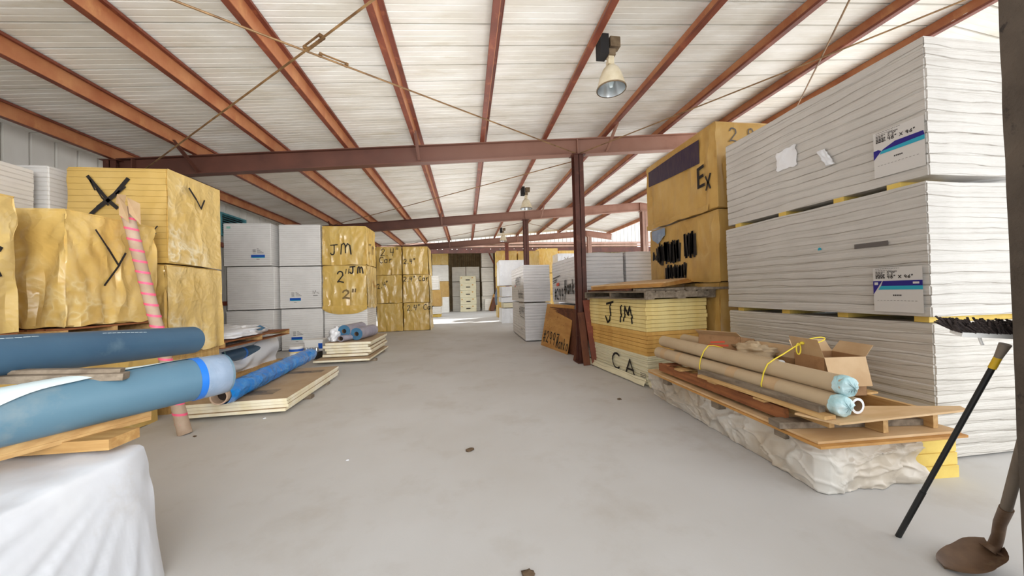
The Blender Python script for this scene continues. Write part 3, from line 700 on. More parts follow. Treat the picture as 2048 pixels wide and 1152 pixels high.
# ---------------- left: membrane rolls on the tarp-covered stack
def tarp_fn(u, v):
    # u: across the top, over the edge and down to the floor; v: along the stack
    y = -.45+2.60*v; xe = -1.86+.052*y
    far = max(0, (y-1.97)/.18)
    xe -= .06*far**1.5
    if u < .45:
        t = u/.45; x = -3.25+(xe+3.25)*t; z = .772+.022*nz(x*3, y*3, 1)+.010*nz(x*9, y*7, 4)
        z -= .02*t**6
        if t > .6: z += .016*sin(y*11+x*17)*(1-abs(t-.8)*4)*.7
        return V((x, y, z))
    t = (u-.45)/.55; z = .752*(1-t)
    dy, dz = 2.0-y, .78-z; ang = atan2(dz+.03, dy+.10); dist = sqrt(dy*dy+dz*dz)
    fold = (sin(ang*30)*.5+.5*sin(ang*47+2))*.020*min(1, dist*1.1)*min(1, t*4)
    x = xe+.016*sin(min(1, t*6)*pi/2)+(.07+.30*max(0, 1-y/2.0))*t**1.2+fold+.016*nz(y*2, z*2, 9)*t
    return V((x, y+.03*t*far, max(.004, z)))
o = wb(MB().grid(tarp_fn, 72, 80), 'tarp', M['white_tarp'], (-2.2, 1.0, 0), smooth='all')
tag(o, 'white tarp draped over the stack under the blue membrane rolls', 'tarp')
so = bundle('low stack of goods hidden under the white tarp', -3.2, -1.95, -.4, 1.98, 0, .75, M['w_row'], 'wrap', (4, 6), 5, .004, seed=12)
o = wb(MB().bar((-2.37, 2.10, .818), (-1.84, 2.086, .818), .16, .055), 'wood_block', M['woodx'], (-2.1, 2.09, .79)); tag(o, 'short lumber block lying on the white tarp under the plank', 'lumber')
o = wb(MB().bar((-2.92, .49, .8785), (-1.975, 2.354, .8785), .16, .04).bar((-2.90, .474, .848), (-1.95, 2.338, .848), .11, .022), 'plank', M['wood'], (-2.4, 1.5, .84)); tag(o, 'long new plank under the lower blue membrane roll', 'plank')
# the lower roll
P0, P1 = V((-2.90, .53, 1.033)), V((-1.70, 2.62, 1.033))
r = thing('membrane_roll', 'thick dusty blue-grey membrane roll on the white tarp, the lower of two', 'membrane roll', P0); D = P1-P0
MB().tube([D*t/12 for t in range(13)], .134, 48, rr=[.134+.002*nz(t, 2, 1) for t in range(13)]).build('roll_body', M['membrane_dusty'], r, smooth=True)
dn = D.normalized(); L = D.length
MB().tube([dn*(L-.165), dn*(L-.08), dn*(L-.016), dn*(L+.01)], .136, 40, rr=[.1365, .138, .1365, .118]).build('stretch_wrap', M['stretch'], r, smooth=True)
MB().tube([dn*(L-.186), dn*(L-.15)], .1378, 40).build('blue_tape_band', M['blue_tape'], r, smooth=True)
MB().tube([dn*(L-1.185), dn*(L-1.14)], .1362, 40).build('blue_tape_band', M['blue_tape'], r, smooth=True)
# underlay sheet across its top
sd = V((dn.y, -dn.x, 0))
def sheet_fn(u, v):
    s = L*(.12+.83*u); lo = radians(20+72*min(1, max(0, (u-.58)/.38))**.62+3*sin(u*40)*max(0, min(1, (.9-u)*4))); a = lo+(radians(176)-lo)*v
    rr = .139+.004*nz(u*6, v*3, 2)+(.016*(1-v)*max(0, sin(u*11)))*.4
    return P0+dn*s+sd*rr*cos(a)+V((0, 0, 1))*rr*sin(a)
o = wb(MB().grid(sheet_fn, 60, 14), 'underlay_sheet', M['white_sheet'], (P0+D*.5+V((0, 0, .134))), smooth='all'); tag(o, 'pale white underlay sheet between the two blue membrane rolls', 'sheet')
o = wb(MB().bar((-2.29, 1.967, 1.19), (-1.857, 2.117, 1.147), .067, .036).bar((-2.26, 2.007, 1.217), (-1.888, 2.133, 1.177), .047, .02), 'board_offcut', M['wood_grey'], (-2.1, 2.05, 1.17)); tag(o, 'weathered grey board sticking out on top of the lower blue roll', 'board')
Q0, Q1 = V((-2.465, .5925, 1.384)), V((-2.212, 3.05, 1.230))
r = thing('membrane_roll', 'smooth blue-grey membrane roll lying on top, the upper of two', 'membrane roll', Q0); D2 = Q1-Q0; d2 = D2.normalized(); L2 = D2.length
MB().tube([D2*t/10 for t in range(11)]+[D2+d2*.01], .107, 48, rr=[.107]*11+[.093]).build('roll_body', M['membrane'], r, smooth=True)
MB().tube([D2+d2*.004, D2+d2*.02], .036, 20).build('core', M['core'], r)
s2 = V((d2.y, -d2.x, 0))
def smear(a0, a1, s0, s1, seed):
    n = 10; mb = MB()
    for k in range(n):
        aa = radians(a0+(a1-a0)*k/n+3*nz(k, seed, 1)); ss = s0+(s1-s0)*k/n; w = .008+.006*abs(nz(k*2, seed, 2))
        p = lambda a, s: d2*s+(s2*cos(a)+V((0, 0, 1))*sin(a))*.1074
        mb.add([p(aa, ss), p(aa+w*5, ss), p(aa+w*5, ss+(s1-s0)/n*.8), p(aa, ss+(s1-s0)/n*.9)], [(0, 1, 2, 3)])
    return mb
smear(52, 60, 1.22, 1.54, 1).build('chalky_scuff', M['white_sheet'], r)
smear(58, 50, 1.82, 2.07, 5).build('chalky_scuff', M['white_sheet'], r)

# ---------------- left: foam boards on the floor
GB = 'foam boards with kraft face on the floor'
o = wb(MB().box(-2.75, -2.38, 5.5, 5.62, 0, .045), 'wood_block', M['wood_grey'], (-2.5, 5.56, 0)); tag(o, 'grey wood block under the kraft-faced foam boards, nearer one', 'lumber')
o = wb(MB().box(-2.9, -2.45, 6.3, 6.42, 0, .045), 'wood_block', M['wood_grey'], (-2.6, 6.36, 0)); tag(o, 'grey wood block under the kraft-faced foam boards, farther one', 'lumber')
def foam_board(label, cx, cy, w, l, z, th, rot, group, chamfer=.5, kraft=True, seed=0, T=None):
    r = thing('foam_board', label, 'foam board', (cx, cy, z), rot, group)
    c = chamfer; P = [(-w/2, -l/2), (w/2, -l/2), (w/2, l/2), (-w/2, l/2)]
    MB().prism([(x, y, .002) for x, y in P], (0, 0, th-.004)).build('foam_core', M['foam_white'], r)
    MB().prism([(x, y, th-.002) for x, y in P], (0, 0, .003)).build('paper_face', M['kraft'], r); return r
for k in range(4):
    rr = foam_board('kraft-faced cream foam board under the blue roll, %s of four' % ['lowest', 'second from the floor', 'third from the floor', 'topmost'][k], -3.06+.012*(k % 2), 5.83+.012*((k*3) % 4), 1.23, 2.0, .047+k*.043, .041, .035+.006*(k % 3-1), GB)
for (a, b, w, l) in ((.02, -.62, .6, .26), (.12, .62, .72, .2)):
    b_ = MB(); b_.add([(a-w/2, b-l/2, .0425), (a+w/2, b-l/2, .0425), (a+w/2, b+l/2, .0425), (a-w/2, b+l/2, .0425)], [(0, 1, 2, 3)]); b_.build('grey_print_box', M['print'], rr)
    b_ = MB(); ribbons(b_, [arc(a, b, .16, .06, 0, 360, 16), [(a-.05, b-.04), (a+.02, b+.05)], [(a, b-.04), (a+.08, b+.04)], [(a-.12, b), (a+.1, b+.01)]], V((0, 0, 0)), V((1, 0, 0)), V((0, 1, 0)), V((0, 0, 1)), .018, .0432); b_.build('print_mark', M['ink'], rr)
# blue film roll lying across
r = thing('film_roll', 'long roll wrapped in shiny blue film lying on the kraft-faced boards', 'roll', (-3.06, 4.66, .35)); B0 = V((0, 0, 0)); B1 = V((-.30, 3.25, -.02)); dv = B1.normalized(); n = 40
def bl(u, v):
    t = 2*pi*v; s = 3.2*u; a = dv.cross(V((0, 0, 1))).normalized(); b = a.cross(dv)
    R_ = .128+.010*nz(u*9, cos(t)*1.2, sin(t)*1.2)+.007*nz(u*20, cos(t)*3, sin(t)*3)
    if u < .03: R_ *= .86+.14*u/.03
    if u > .965: R_ *= 1-.25*(u-.965)/.035
    return dv*(s+.0)+(a*cos(t)+b*sin(t))*R_
MB().grid(bl, 90, n).build('film_wrap', M['blue_film'], r, smooth='all')
MB().pipe(dv*(-.05), dv*.5, .098, .082, 28, mi=0).build('tube_core', M['tube'], r, smooth=True)
MB().tube([dv*.08, dv*.1], .083, 20).build('hollow', M['hollow'], r)
MB().tube([dv*3.17, dv*3.24, dv*3.30], .1, 24, rr=[.1, .085, .07]).build('clear_film_end', M['stretch'], r, smooth=True)
# second pile of boards by the JM stack
foam_board('kraft-faced foam board tilted at the bottom of the far pile', -2.86, 9.1, 1.22, 1.9, .06, .045, .0, 'foam boards in the far pile')
for k in range(5):
    foam_board('cream foam board in the far pile under the blue mats, %s' % ['lowest of five', 'second of five from below', 'middle one of five', 'fourth of five from below', 'topmost of five'][k], -2.84+.03*((k*2) % 3-1), 9.28+.02*((k*3) % 4), 1.02, 1.65, .125+k*.068, .06, .01*((k % 3)-1), 'foam boards in the far pile')
for (x, y) in ((-2.5, 8.4), (-2.6, 9.6)):
    o = wb(MB().box(x-.35, x+.35, y-.05, y+.05, 0, .058), 'wood_block', M['wood_grey'], (x, y, 0)); tag(o, 'grey wood block under the far pile of boards, %s' % ('near end' if y < 9 else 'far end'), 'lumber')
def mat_roll(label, p, q, ro, ri, flat=1., mend='mat_blue'):
    r = thing('mat_roll', label, 'mat roll', p, group='rolled mats'); q = V(q)-V(p)
    MB().pipe((0, 0, 0), q, ro, ri, 32, 0, 1, 2).build('rolled_mat', [M['mat_back'], M[mend], M['core']], r, smooth=True)
    MB().tube([q*.06, q*.07], ri*1.01, 20).build('core_hollow', M['hollow'], r); r.scale = (1, 1, flat); return r
ZT = .47
mat_roll('rolled blue mat with grey back, right-hand one on the far boards', (-2.70, 8.72, ZT+.15), (-2.55, 9.6, ZT+.15), .15, .055)
mat_roll('rolled blue mat with grey back, upper left one on the far boards', (-2.98, 8.70, ZT+.23), (-2.85, 9.6, ZT+.23), .15, .055)
mat_roll('squashed grey mat roll lying lowest and nearest on the far boards', (-3.0, 8.52, ZT+.075), (-2.72, 9.15, ZT+.075), .105, .075, .7, 'mat_back')
def blob(name, m, c, s, label, cat, seed=0, rough=.25, n=24, flat=True):
    def fn(u, v):
        a, b = 2*pi*u, pi*(v-.5); d = V((cos(a)*cos(b), sin(a)*cos(b), sin(b)))
        k = 1+rough*nz(d.x*2+seed, d.y*2, d.z*2)+rough*.6*nz(d.x*5+seed, d.y*5, d.z*5)
        p = V((d.x*s[0]*k, d.y*s[1]*k, d.z*s[2]*k)); 
        if flat: p.z = max(-s[2]*.55, p.z)
        return V(c)+p+V((0, 0, s[2]*.55 if flat else 0))
    o = wb(MB().grid(fn, n, n), name, m, c, smooth='all'); return tag(o, label, cat)
blob('crumpled_plastic', M['w_plain'], (-3.22, 8.75, ZT), (.15, .14, .2), 'crumpled white plastic beside the rolled mats', 'plastic', 3, .5)
o = wb(MB().box(-3.35, -3.05, 9.2, 9.5, ZT, ZT+.2), 'carton', M['carton'], (-3.2, 9.35, ZT)); tag(o, 'brown carton behind the rolled mats', 'carton')
o = wb(MB().bar((-3.4, 9.25, ZT+.23), (-3.05, 9.35, ZT+.26), .22, .05), 'folded_sheet', M['mat_blue'], (-3.2, 9.3, ZT+.2)); tag(o, 'flat blue-grey folded piece on the brown carton', 'sheet')
# goods on pallets between the stacks: the X stack and the white row
pallet('pallet at the bottom of the pile beside the X-marked stack', -5.3, -4.3, 6.35, 8.55, 0, .14, M['wood'], 'x', 9, mx=M['wood'])
pl = bundle('white sheet wrapped load on the pallet beside the X-marked stack', -5.3, -4.42, 6.3, 8.45, .14, .7, M['w_plain'], 'tight', (12, 20), amp=.03, seed=14)
MB().tube([(.40, -.78, .34), (.40, 1.0, .34)], .12, 20).build('wrapped_roll', M['membrane'], pl, smooth=True)
for yb in (-.05, .6): MB().tube([(.40, yb, .34), (.40, yb+.05, .34)], .123, 20).build('blue_tape_band', M['blue_tape'], pl)
def pl_fn(u, v):
    y = -1.07+2.15*u; top = .56-.36*math.exp(-((u-.42)/.2)**2)-.05*(u < .15); z = top*(1-v)-.03*v
    return V((.455+.085*sin(pi*min(1, v*1.2))+.03*sin((u*7+v*3)*2)*v+.02*nz(u*6, v*3, 5), y, z))
MB().grid(pl_fn, 50, 16).build('plastic_sheet', M['white_tarp'], pl, smooth='all')
MB().bar((.56, -.72, .5), (.58, -.70, -.1), .012, .004).build('green_strap', M['teal_strap'], pl)
pallet('upturned worn pallet on top of the white-wrapped load', -5.2, -4.02, 6.2, 8.3, .73, .115, M['wood_red'], 'y', 6, mx=M['wood'])
o = blob('plastic_bag', M['w_plain'], (-4.50, 7.05, .845), (.44, .86, .13), 'bulging white plastic bag on the upper pallet', 'plastic bag', 16, .35, 34)
MB().add([(.37, .12, .13), (.33, .42, .17), (.38, .52, .1), (.41, .3, .07)], [(0, 1, 2, 3)]).build('blue_patch', M['mat_blue'], o)
def bucket(label, x, y, z, r0, h):
    r = thing('bucket', label, 'bucket', (x, y, z))
    MB().lathe([(0, 0), (r0*.88, 0), (r0, h*.92), (r0*1.05, h*.92), (r0*1.05, h), (r0*.97, h), (0, h*.99)], 28).build('pail', M['whiteplastic'], r, smooth=True)
    MB().lathe([(r0*1.0, h*.72), (r0*1.005, h*.86)], 28).build('blue_band', M['blue_print'], r, smooth='all')
    MB().lathe([(r0*.99, h*.64), (r0*1.0, h*.70)], 28).build('tan_band', M['foam_yel'], r, smooth='all'); return r
bucket('white plastic bucket with a blue band beside the blue roll', -4.03, 8.62, 0, .15, .40)
o = wb(MB().box(-4.15, -3.72, 9.3, 9.66, .0, .44).box(-4.17, -3.70, 9.28, 9.68, .40, .45), 'pail_box', M['whiteplastic'], (-3.9, 9.5, 0)); tag(o, 'square white pail behind the blue-banded bucket', 'pail')
MB().add([(.08, -.205, .22), (.18, -.205, .22), (.18, -.205, .36), (.08, -.205, .36)], [(0, 1, 2, 3)]).build('blue_logo', M['blue_print'], o)
tr = wb(MB().box(-4.05, -3.68, 8.95, 9.2, 0, .18), 'tray', M['black'], (-3.87, 9.07, 0)); tag(tr, 'dark tray holding small silver cans behind the bucket', 'tray')
for k in range(3):
    o = wb(MB().lathe([(0, 0), (.05, 0), (.05, .1), (.04, .115), (0, .115)], 16, (-3.99+k*.12, 9.02, .18)), 'can', M['reflector'], (-3.99+k*.12, 9.02, .18), smooth=True); tag(o, 'small silver can in the dark tray, %s of three' % ['left', 'middle', 'right'][k], 'can', 'cans in the tray')

# ---------------- left: the white row and the JM column (three tiers each)
WR = 'white and yellow bundles in the left row'
Wt = [('bottom', 0.02, 1.215), ('middle', 1.245, 2.46), ('top', 2.49, 3.70)]
wo = {}
for c, (x0, x1, y) in enumerate(((-6.68, -5.44, 10.42), (-5.42, -4.23, 10.6))):
    for t, (nm, z0, z1) in enumerate(Wt):
        dx = random.uniform(-.02, .02)+(-.06 if (c == 0 and t == 2) else 0)
        wo[c, t] = bundle('white-wrapped cube bundle, %s of the %s column of the white row' % (nm, ['left', 'right'][c]), x0+dx+(.05 if c else -.0), x1+dx, y, y+1.2, z0, z1, M['w_row'], 'wrap', (8, 6), 20, .004, group=WR, seed=20+c*3+t, tops=.008)
def small_label(o, s, t, w):
    patch(o, 'f', [(s, t), (s+w*.06, t+.03), (s+w, t+.03), (s+w, t+.1), (s, t+.1)], 'blue_print', .007, 'blue_label')
    patch(o, 'f', [(s+w*.06, t+.012), (s+w, t+.012), (s+w, t+.035), (s+w*.08, t+.035)], 'cyan', .0075, 'cyan_stripe')
    mb = []
    for k in range(4): mb += [[(s+.05, t+.15+k*.035), (s+.12, t+.15+k*.035)], [(s+.16, t+.16+k*.035), (s+.16+.04*(4-k), t+.16+k*.035)]]
    mark(o, 'f', polys=mb+[[(s+w*.4, t-.03), (s+w*.6, t-.03)]], w=.012, m='ink', off=.007, name='small_print')
small_label(wo[0, 2], .72, .21, .36); small_label(wo[1, 1], .28, .2, .3); small_label(wo[1, 0], .28, .28, .3)
mark(wo[1, 1], 'f', polys=[[(.92, .42), (.92, .5)], [(.95, .42), (.99, .5)], [(1.02, .44), (1.08, .42)], [(.92, .36), (1.04, .36)]], w=.014, m='ink', name='small_print')
patch(wo[0, 2], 'f', [(.1, 1.06), (.2, 1.06), (.2, 1.12), (.1, 1.12)], 'teal_strap', .007, 'green_sticker')
bundle('white-wrapped bundle at the bottom of the yellow JM column', -4.19, -2.96, 10.62, 11.66, .02, 1.22, M['w_row'], 'wrap', (8, 6), 18, .006, group=WR, seed=30)
o = bundle('yellow-wrapped bundle marked 2 inch JM, middle of the JM column', -4.21, -2.95, 10.6, 11.66, 1.24, 2.48, M['y_row'], 'drape', (20, 18), amp=.035, hem=.03, group=WR, seed=31)
mark(o, 'f', '2', .42, .73, .33, .035, .62); mark(o, 'f', polys=[[(.68, 1.12), (.66, 1.0)], [(.76, 1.13), (.74, 1.0)]], w=.025)
mark(o, 'f', 'Jm', .76, 1.0, .2, .035, .9); mark(o, 'f', '2"', .56, .25, .24, .05, .9, m='paint_soft')
def skirt(u, v):
    s = 1.26*u; z = -.02-(.26-.16*abs(2*u-1)**3)*v
    return V((-.63+s, -.535-.03*sin(v*3)-.012*sin(u*23)*v, z+.06))
MB().grid(skirt, 30, 8).build('loose_cover_skirt', M['y_row'], o, smooth='all')
MB().grid(lambda u, v: V((.635+.02*v+.015*sin(u*17)*v, -.53+1.05*u, .06-(.1+.1*abs(nz(u*5, 1, 1)))*v)), 20, 6).build('loose_cover_skirt', M['y_gloss'], o, smooth='all')
MB().grid(lambda u, v: V((.636+.012*nz(u*6, v*6, 3), -.53+1.05*u, 1.2*v+.02)), 20, 20).build('plastic_cover', M['y_gloss'], o, smooth='all')
mark(o, 'r', polys=[[(.6, .78), (.7, .66), (.82, .6), (.9, .62)]], w=.06, m='foam_aged', off=.03, name='torn_edge')
o = bundle('yellow-wrapped bundle marked JM, top of its column', -4.21, -2.95, 10.6, 11.66, 2.5, 3.66, M['y_row'], 'drape', (20, 18), amp=.04, hem=.03, group=WR, seed=32)
mark(o, 'f', 'J', .22, .3, .3, .035, .75); mark(o, 'f', 'm', .52, .32, .34, .035, 1.0)
mark(o, 'r', 'Jm', .25, .36, .3, .03, .9, m='paint_soft')
for dx in (-6.2, -5.1): pass
# 2.4" Car columns
tx = {(0, 2): [('2.4"', .2, .8, .3), ('Car', .14, .5, .25)], (1, 2): [('2.4"', .05, .45, .2)], (0, 1): [('2.4"', .05, .6, .2)], (1, 1): [('2.4" Car', .03, .9, .2)], (1, 0): [('2.4" Car', .15, .85, .22)], (0, 0): []}
for c, (x0, x1) in enumerate(((-3.77, -2.71), (-2.68, -1.60))):
    for t, (nm, z0, z1) in enumerate((('bottom', .02, 1.2), ('middle', 1.22, 2.41), ('top', 2.43, 3.63))):
        o = bundle('yellow-wrapped bundle, %s of the %s column in the 2.4 inch Car stack' % (nm, ['left', 'right'][c]), x0, x1, 14.9, 16.1, z0, z1, M['y_row'], 'drape', (16, 12), amp=.035, hem=.02, group='yellow bundles marked 2.4 inch', seed=40+c*3+t)
        for (s, a, b, h) in tx[c, t]: mark(o, 'f', s, a, b, h, .026, .62, slant=.1, tilt=.3 if (c, t) == (0, 1) else .03)
        if c == 1:
            MB().grid(lambda u, v: V((.545+.03*(1-v)+.02*sin(u*14+t)*(1-v), -.6+1.2*u, -.04+1.2*v-.06*(1-v)*abs(nz(u*4, t, 1)))), 16, 12).build('plastic_cover', M['y_gloss'], o, smooth='all')
            if t < 2: mark(o, 'r', '2.4', .25, .4, .22, .03, .6, off=.06, m='paint_soft')
# stacks deep on the left
FL = 'stacks deep on the left'
for k, (z0, z1, m, lb) in enumerate(((.0, 1.28, 'w_far', 'white bundle at the foot of the tall stack behind the 2.4 inch column'), (1.3, 2.6, 'y_ex', 'dull yellow bundle, second tier of the tall stack behind the 2.4 inch column'), (2.62, 3.95, 'w_far', 'white bundle, third tier of the tall stack behind the 2.4 inch column'), (3.97, 5.25, 'y_row', 'yellow draped bundle crowning the tall stack behind the 2.4 inch column'))):
    bundle(lb, -2.75, -1.42, 28.4, 29.5, z0, z1, M[m], 'drape' if m[0] == 'y' else 'wrap', (10, 8), 10, .03 if m[0] == 'y' else .01, group=FL, seed=50+k, hem=.03 if m[0] == 'y' else 0)
for k, (z0, z1, m, lb) in enumerate(((.02, .2, 'foam_yel', 'thin yellow bundle on the floor of the short stack'), (.22, .72, 'w_far', 'small white bundle low in the short stack'), (.74, 1.8, 'y_ex', 'dull yellow bundle midway up the short stack'), (1.84, 2.76, 'w_far', 'white bundle on top of the short stack'))):
    bundle(lb+' by the 2.4 inch column', -2.9, -1.72+(.03*k if k < 3 else -.08), 22.9, 24, z0, z1, M[m], 'drape' if m[0] == 'y' else 'wrap', (8, 6), 6, .03 if m[0] == 'y' else .01, group=FL, seed=56+k)

# ---------------- deep back, inside the far building
FBk = 'white stacks at the back'
for c, (x0, x1) in enumerate(((-1.2, .0), (.03, 1.22))):
    for t, (z0, z1) in enumerate(((.0, 1.27), (1.3, 2.55), (2.6, 3.88))):
        bundle('cream-white bundle, %s of the %s column behind the five small packs' % (['bottom', 'middle', 'top'][t], ['left', 'right'][c]), x0, x1, 29.9, 31, z0, z1, M['w_far'], 'wrap', (6, 4), 8, .01, group=FBk, seed=60+c*3+t)
for k in range(5):
    o = bundle('small black-tagged cream pack, %s in the pile of five at the back' % ['lowest', 'second from below', 'middle', 'fourth from below', 'topmost'][k], -.52+.02*(k % 2), .84+.02*(k % 2), 28.4, 29.3, .01+k*.6, .60+k*.6, M['w_cream'], 'tight', (8, 6), amp=.03, group='pile of five packs', seed=70+k)
    patch(o, 'f', [(.5, .22), (.85, .22), (.85, .3), (.5, .3)], 'paint', .01, 'black_tag')
    patch(o, 'f', [(.1, .4), (.2, .4), (.2, .48), (.1, .48)], 'foam_aged', .01, 'tan_mark'); patch(o, 'f', [(1.0, .4), (1.12, .4), (1.12, .48), (1.0, .48)], 'foam_aged', .01, 'tan_mark')
for t, (z0, z1) in enumerate(((.0, 1.25), (1.28, 2.5), (2.53, 3.75), (3.8, 5.05))):
    bundle('white bundle in the tall narrow stack at the back, %s tier' % ['ground', 'second', 'third', 'top'][t], 1.34+.04*(t % 2), 2.42, 29.3, 30.4, z0, z1, M['w_far'], 'wrap', (6, 4), 8, .012, group=FBk, seed=80+t)
bundle('small white pack on the floor before the tall narrow stack', 1.55, 2.3, 28.6, 29.2, .03, 1.0, M['w_far'], 'wrap', (5, 4), 6, .012, group=FBk, seed=85)
bundle('wide white stack behind the slim far column', 2.7, 4.8, 30.4, 31.4, 0, 5.1, M['w_far'], 'wrap', (6, 4), 24, .012, group=FBk, seed=86)
for k in range(2):
    o = wb(MB().bar((2.0+.1*k, 28.3-.12*k, .01), (2.46, 28.72-.1*k, 1.35-.3*k), .5, .03, up=(.8, -.6, .3)), 'plywood_offcut', M['ply_dark'] if k else M['ply'], (2.3, 28.6, 0)); tag(o, 'brown board leaning at the foot of the slim far column, %s' % ['lighter one', 'darker one'][k], 'board')
# white plastic-wrapped tiers in the sunlit gap
D_ = 'white tiers by the open gap'
for k, (z0, z1, x0, st, m, lb) in enumerate(((.0, .74, 1.72, 'tight', 'w_plain', 'white plastic-covered pack on the floor of the tier stack'), (.78, 1.02, 1.84, 'tight', 'w_cream', 'thin pack second from the floor of the tier stack'), (1.05, 1.3, 1.72, 'tight', 'w_plain', 'thin white pack third from the floor of the tier stack'), (1.34, 1.84, 1.76, 'tight', 'w_plain', 'white pack below the big top bundle of the tier stack'), (1.9, 3.16, 1.66, 'drape', 'w_plain', 'big white plastic-covered bundle on top of the tier stack'))):
    o = bundle(lb, x0, 3.05, 16.66, 18.0, z0, z1, M[m], st, (14, 10), amp=.04, hem=.03, group=D_, seed=90+k)
    if k == 4: MB().grid(lambda u, v: V((-.71-.16*sin(v*2.4)*u-.02, .35-.9*u*.2, -.0-1.0*v)), 8, 14).build('loose_plastic_flap', M['stretch'], o, smooth='all')
for k, (x0, x1, z0, z1) in enumerate(((1.9, 3.2, 2.55, 4.12), (3.24, 4.6, 2.55, 4.1), (1.9, 3.2, 1.27, 2.53), (3.24, 4.6, 1.27, 2.53), (1.9, 3.2, 0, 1.25), (3.24, 4.6, 0, 1.25))):
    bundle('yellow-wrapped bundle behind the white tier stack, %s %s' % (['left', 'right'][k % 2], ['top', 'middle', 'bottom'][k//2]), x0, x1, 20.6, 21.8, z0, z1, M['y_row'], 'drape', (12, 8), amp=.04, group='yellow bundles behind the white tiers', seed=100+k)
for k, (x0, x1, z0, z1) in enumerate(((4.75, 6.05, 2.75, 4.35), (6.1, 7.4, 2.75, 4.2), (4.75, 6.05, 1.35, 2.72), (6.1, 7.4, 1.35, 2.72), (4.75, 6.05, 0, 1.33), (6.1, 7.4, 0, 1.33))):
    o = bundle('bright yellow bundle outside in the gap, %s %s of the tall pair' % (['left', 'right'][k % 2], ['top', 'middle', 'bottom'][k//2]), x0, x1, 21.4, 22.6, z0, z1, M['y_row'], 'drape', (12, 8), amp=.04, group='yellow bundles outside in the gap', seed=110+k)
    if k == 1: mark(o, 'f', 'E 2" Ja', .1, .75, .3, .05)
for k, (z0, z1) in enumerate(((0, 1.85), (1.88, 3.72))):
    o = bundle('white bundle %s, in front of the yellow pair outside' % ['at ground level' if not k else 'marked with a small x'][0] if not k else 'white bundle marked with a small x, in front of the yellow pair outside', 5.3, 7.0, 18.9, 20.1, z0, z1, M['w_plain'], 'tight', (8, 6), amp=.03, group='white pair in the gap', seed=120+k)
    if k: mark(o, 'f', 'x', .42, 1.35, .38, .025, .8, m='paint_soft')

# ---------------- right: banded white bundles (order 2997)
HG = 'white banded bundles behind the column'
def skid(o, n, L, axis, m='foam_yel', h=.0): pass
hA0 = bundle('lower white banded bundle at the left end, beside the plywood', 1.78, 2.62, 10.24, 13.0, .03, 1.19, M['w_hanko'], 'wrap', (8, 12), 11, .008, group=HG, seed=130)
hA1 = bundle('upper white banded bundle at the left end, on top of the lower', 1.76, 2.62, 10.24, 13.0, 1.23, 2.38, M['w_hanko'], 'wrap', (8, 12), 11, .008, group=HG, seed=131)
mark(hA0, 'l', '#2997', 1.75, .78, .25, .03, .7); mark(hA0, 'l', polys=[[(2.0, .3), (2.3, .3)], [(1.9, .72), (2.6, .70)]], w=.02, m='ink')
mark(hA1, 'l', '#2997', 1.2, .55, .25, .03, .7); mark(hA1, 'l', 'Hanko', 1.75, .12, .26, .03, .55); patch(hA1, 'l', [(1.0, .5), (1.15, .5), (1.15, .56), (1.0, .56)], 'orange', .01, 'orange_sticker')
hB0 = bundle('lower white bundle behind the leaning plywood', 2.66, 3.62, 7.32, 10.1, .03, 1.17, M['w_hanko'], 'wrap', (8, 14), 11, .008, group=HG, seed=132)
hB1 = bundle('upper white bundle lettered Hanko and 2997, behind the tall column', 2.65, 3.62, 7.3, 10.15, 1.22, 2.40, M['w_hanko'], 'wrap', (8, 14), 12, .01, group=HG, seed=133, tops=.03)
mark(hB1, 'l', '#2997', .32, .08, .3, .04, .62); mark(hB1, 'l', 'Hanko', 1.35, .26, .34, .05, .5)
mark(hB1, 'l', polys=[[(.15, .70), (.9, .76)], [(.15, .62), (.6, .66)], [(.2, .56), (.5, .6)]], w=.03, m='ink'); patch(hB1, 'l', [(.55, .46), (.82, .48), (.82, .57), (.55, .55)], 'orange', .012, 'orange_sticker')
mark(hB0, 'l', '#2997', .35, .85, .25, .04, .62)
bundle('upper white bundle, right-hand one behind the yellow JM boards', 3.68, 4.75, 7.35, 10.1, 1.22, 2.42, M['w_hanko'], 'wrap', (8, 12), 13, .012, group=HG, seed=134, tops=.03)
bundle('lower white bundle, right-hand one behind the yellow JM boards', 3.68, 4.75, 7.35, 10.1, .03, 1.2, M['w_hanko'], 'wrap', (6, 8), 11, .01, group=HG, seed=135)
for (x, y, z, lb) in ((2.1, 10.6, 1.19, 'left'), (3.1, 7.7, 1.17, 'right')):
    o = wb(MB().box(x-.42, x+.42, y-.04, y+.04, z, z+.045), 'wood_block', M['wood_grey'], (x, y, z)); tag(o, 'thin spacer stick between the white banded bundles, %s one' % lb, 'lumber')
o = bundle('pale flat carton on top of the white bundles, far right', 7.9, 9.4, 15.0, 16, 3.25, 3.55, M['w_plain'], 'tight', (5, 5), amp=.01, seed=137) if False else None
# plywood leaning between column and bundles
def lean_sheet(label, a, b, c, d, th, m, nm='plywood_sheet', grp='plywood leaning by the column'):
    a, b, c, d = map(V, (a, b, c, d)); n = (b-a).cross(d-a).normalized()*th; mb = MB(); mb.prism([a, b, c, d], n)
    o = wb(mb, nm, m, a); tag(o, label, 'plywood', grp); o['_hx'] = 0; return o, a, (b-a), (d-a), -n.normalized()
o, a, U_, V_, n_ = lean_sheet('plywood sheet lettered 2997 Hanko leaning beside the tall column', (2.12, 9.52, .0), (2.40, 7.90, 0), (2.63, 7.94, 1.18), (2.35, 9.56, 1.18), .018, M['ply'])
def on_sheet(polys, w, m, nm):
    mb = MB(); u = U_.normalized(); v = (V_-u*V_.dot(u)).normalized(); nn = u.cross(v)
    if nn.x > 0: nn = -nn
    ribbons(mb, polys, V((0, 0, 0)), u, v, nn, w, .0225); return mb.build(nm, m, o)
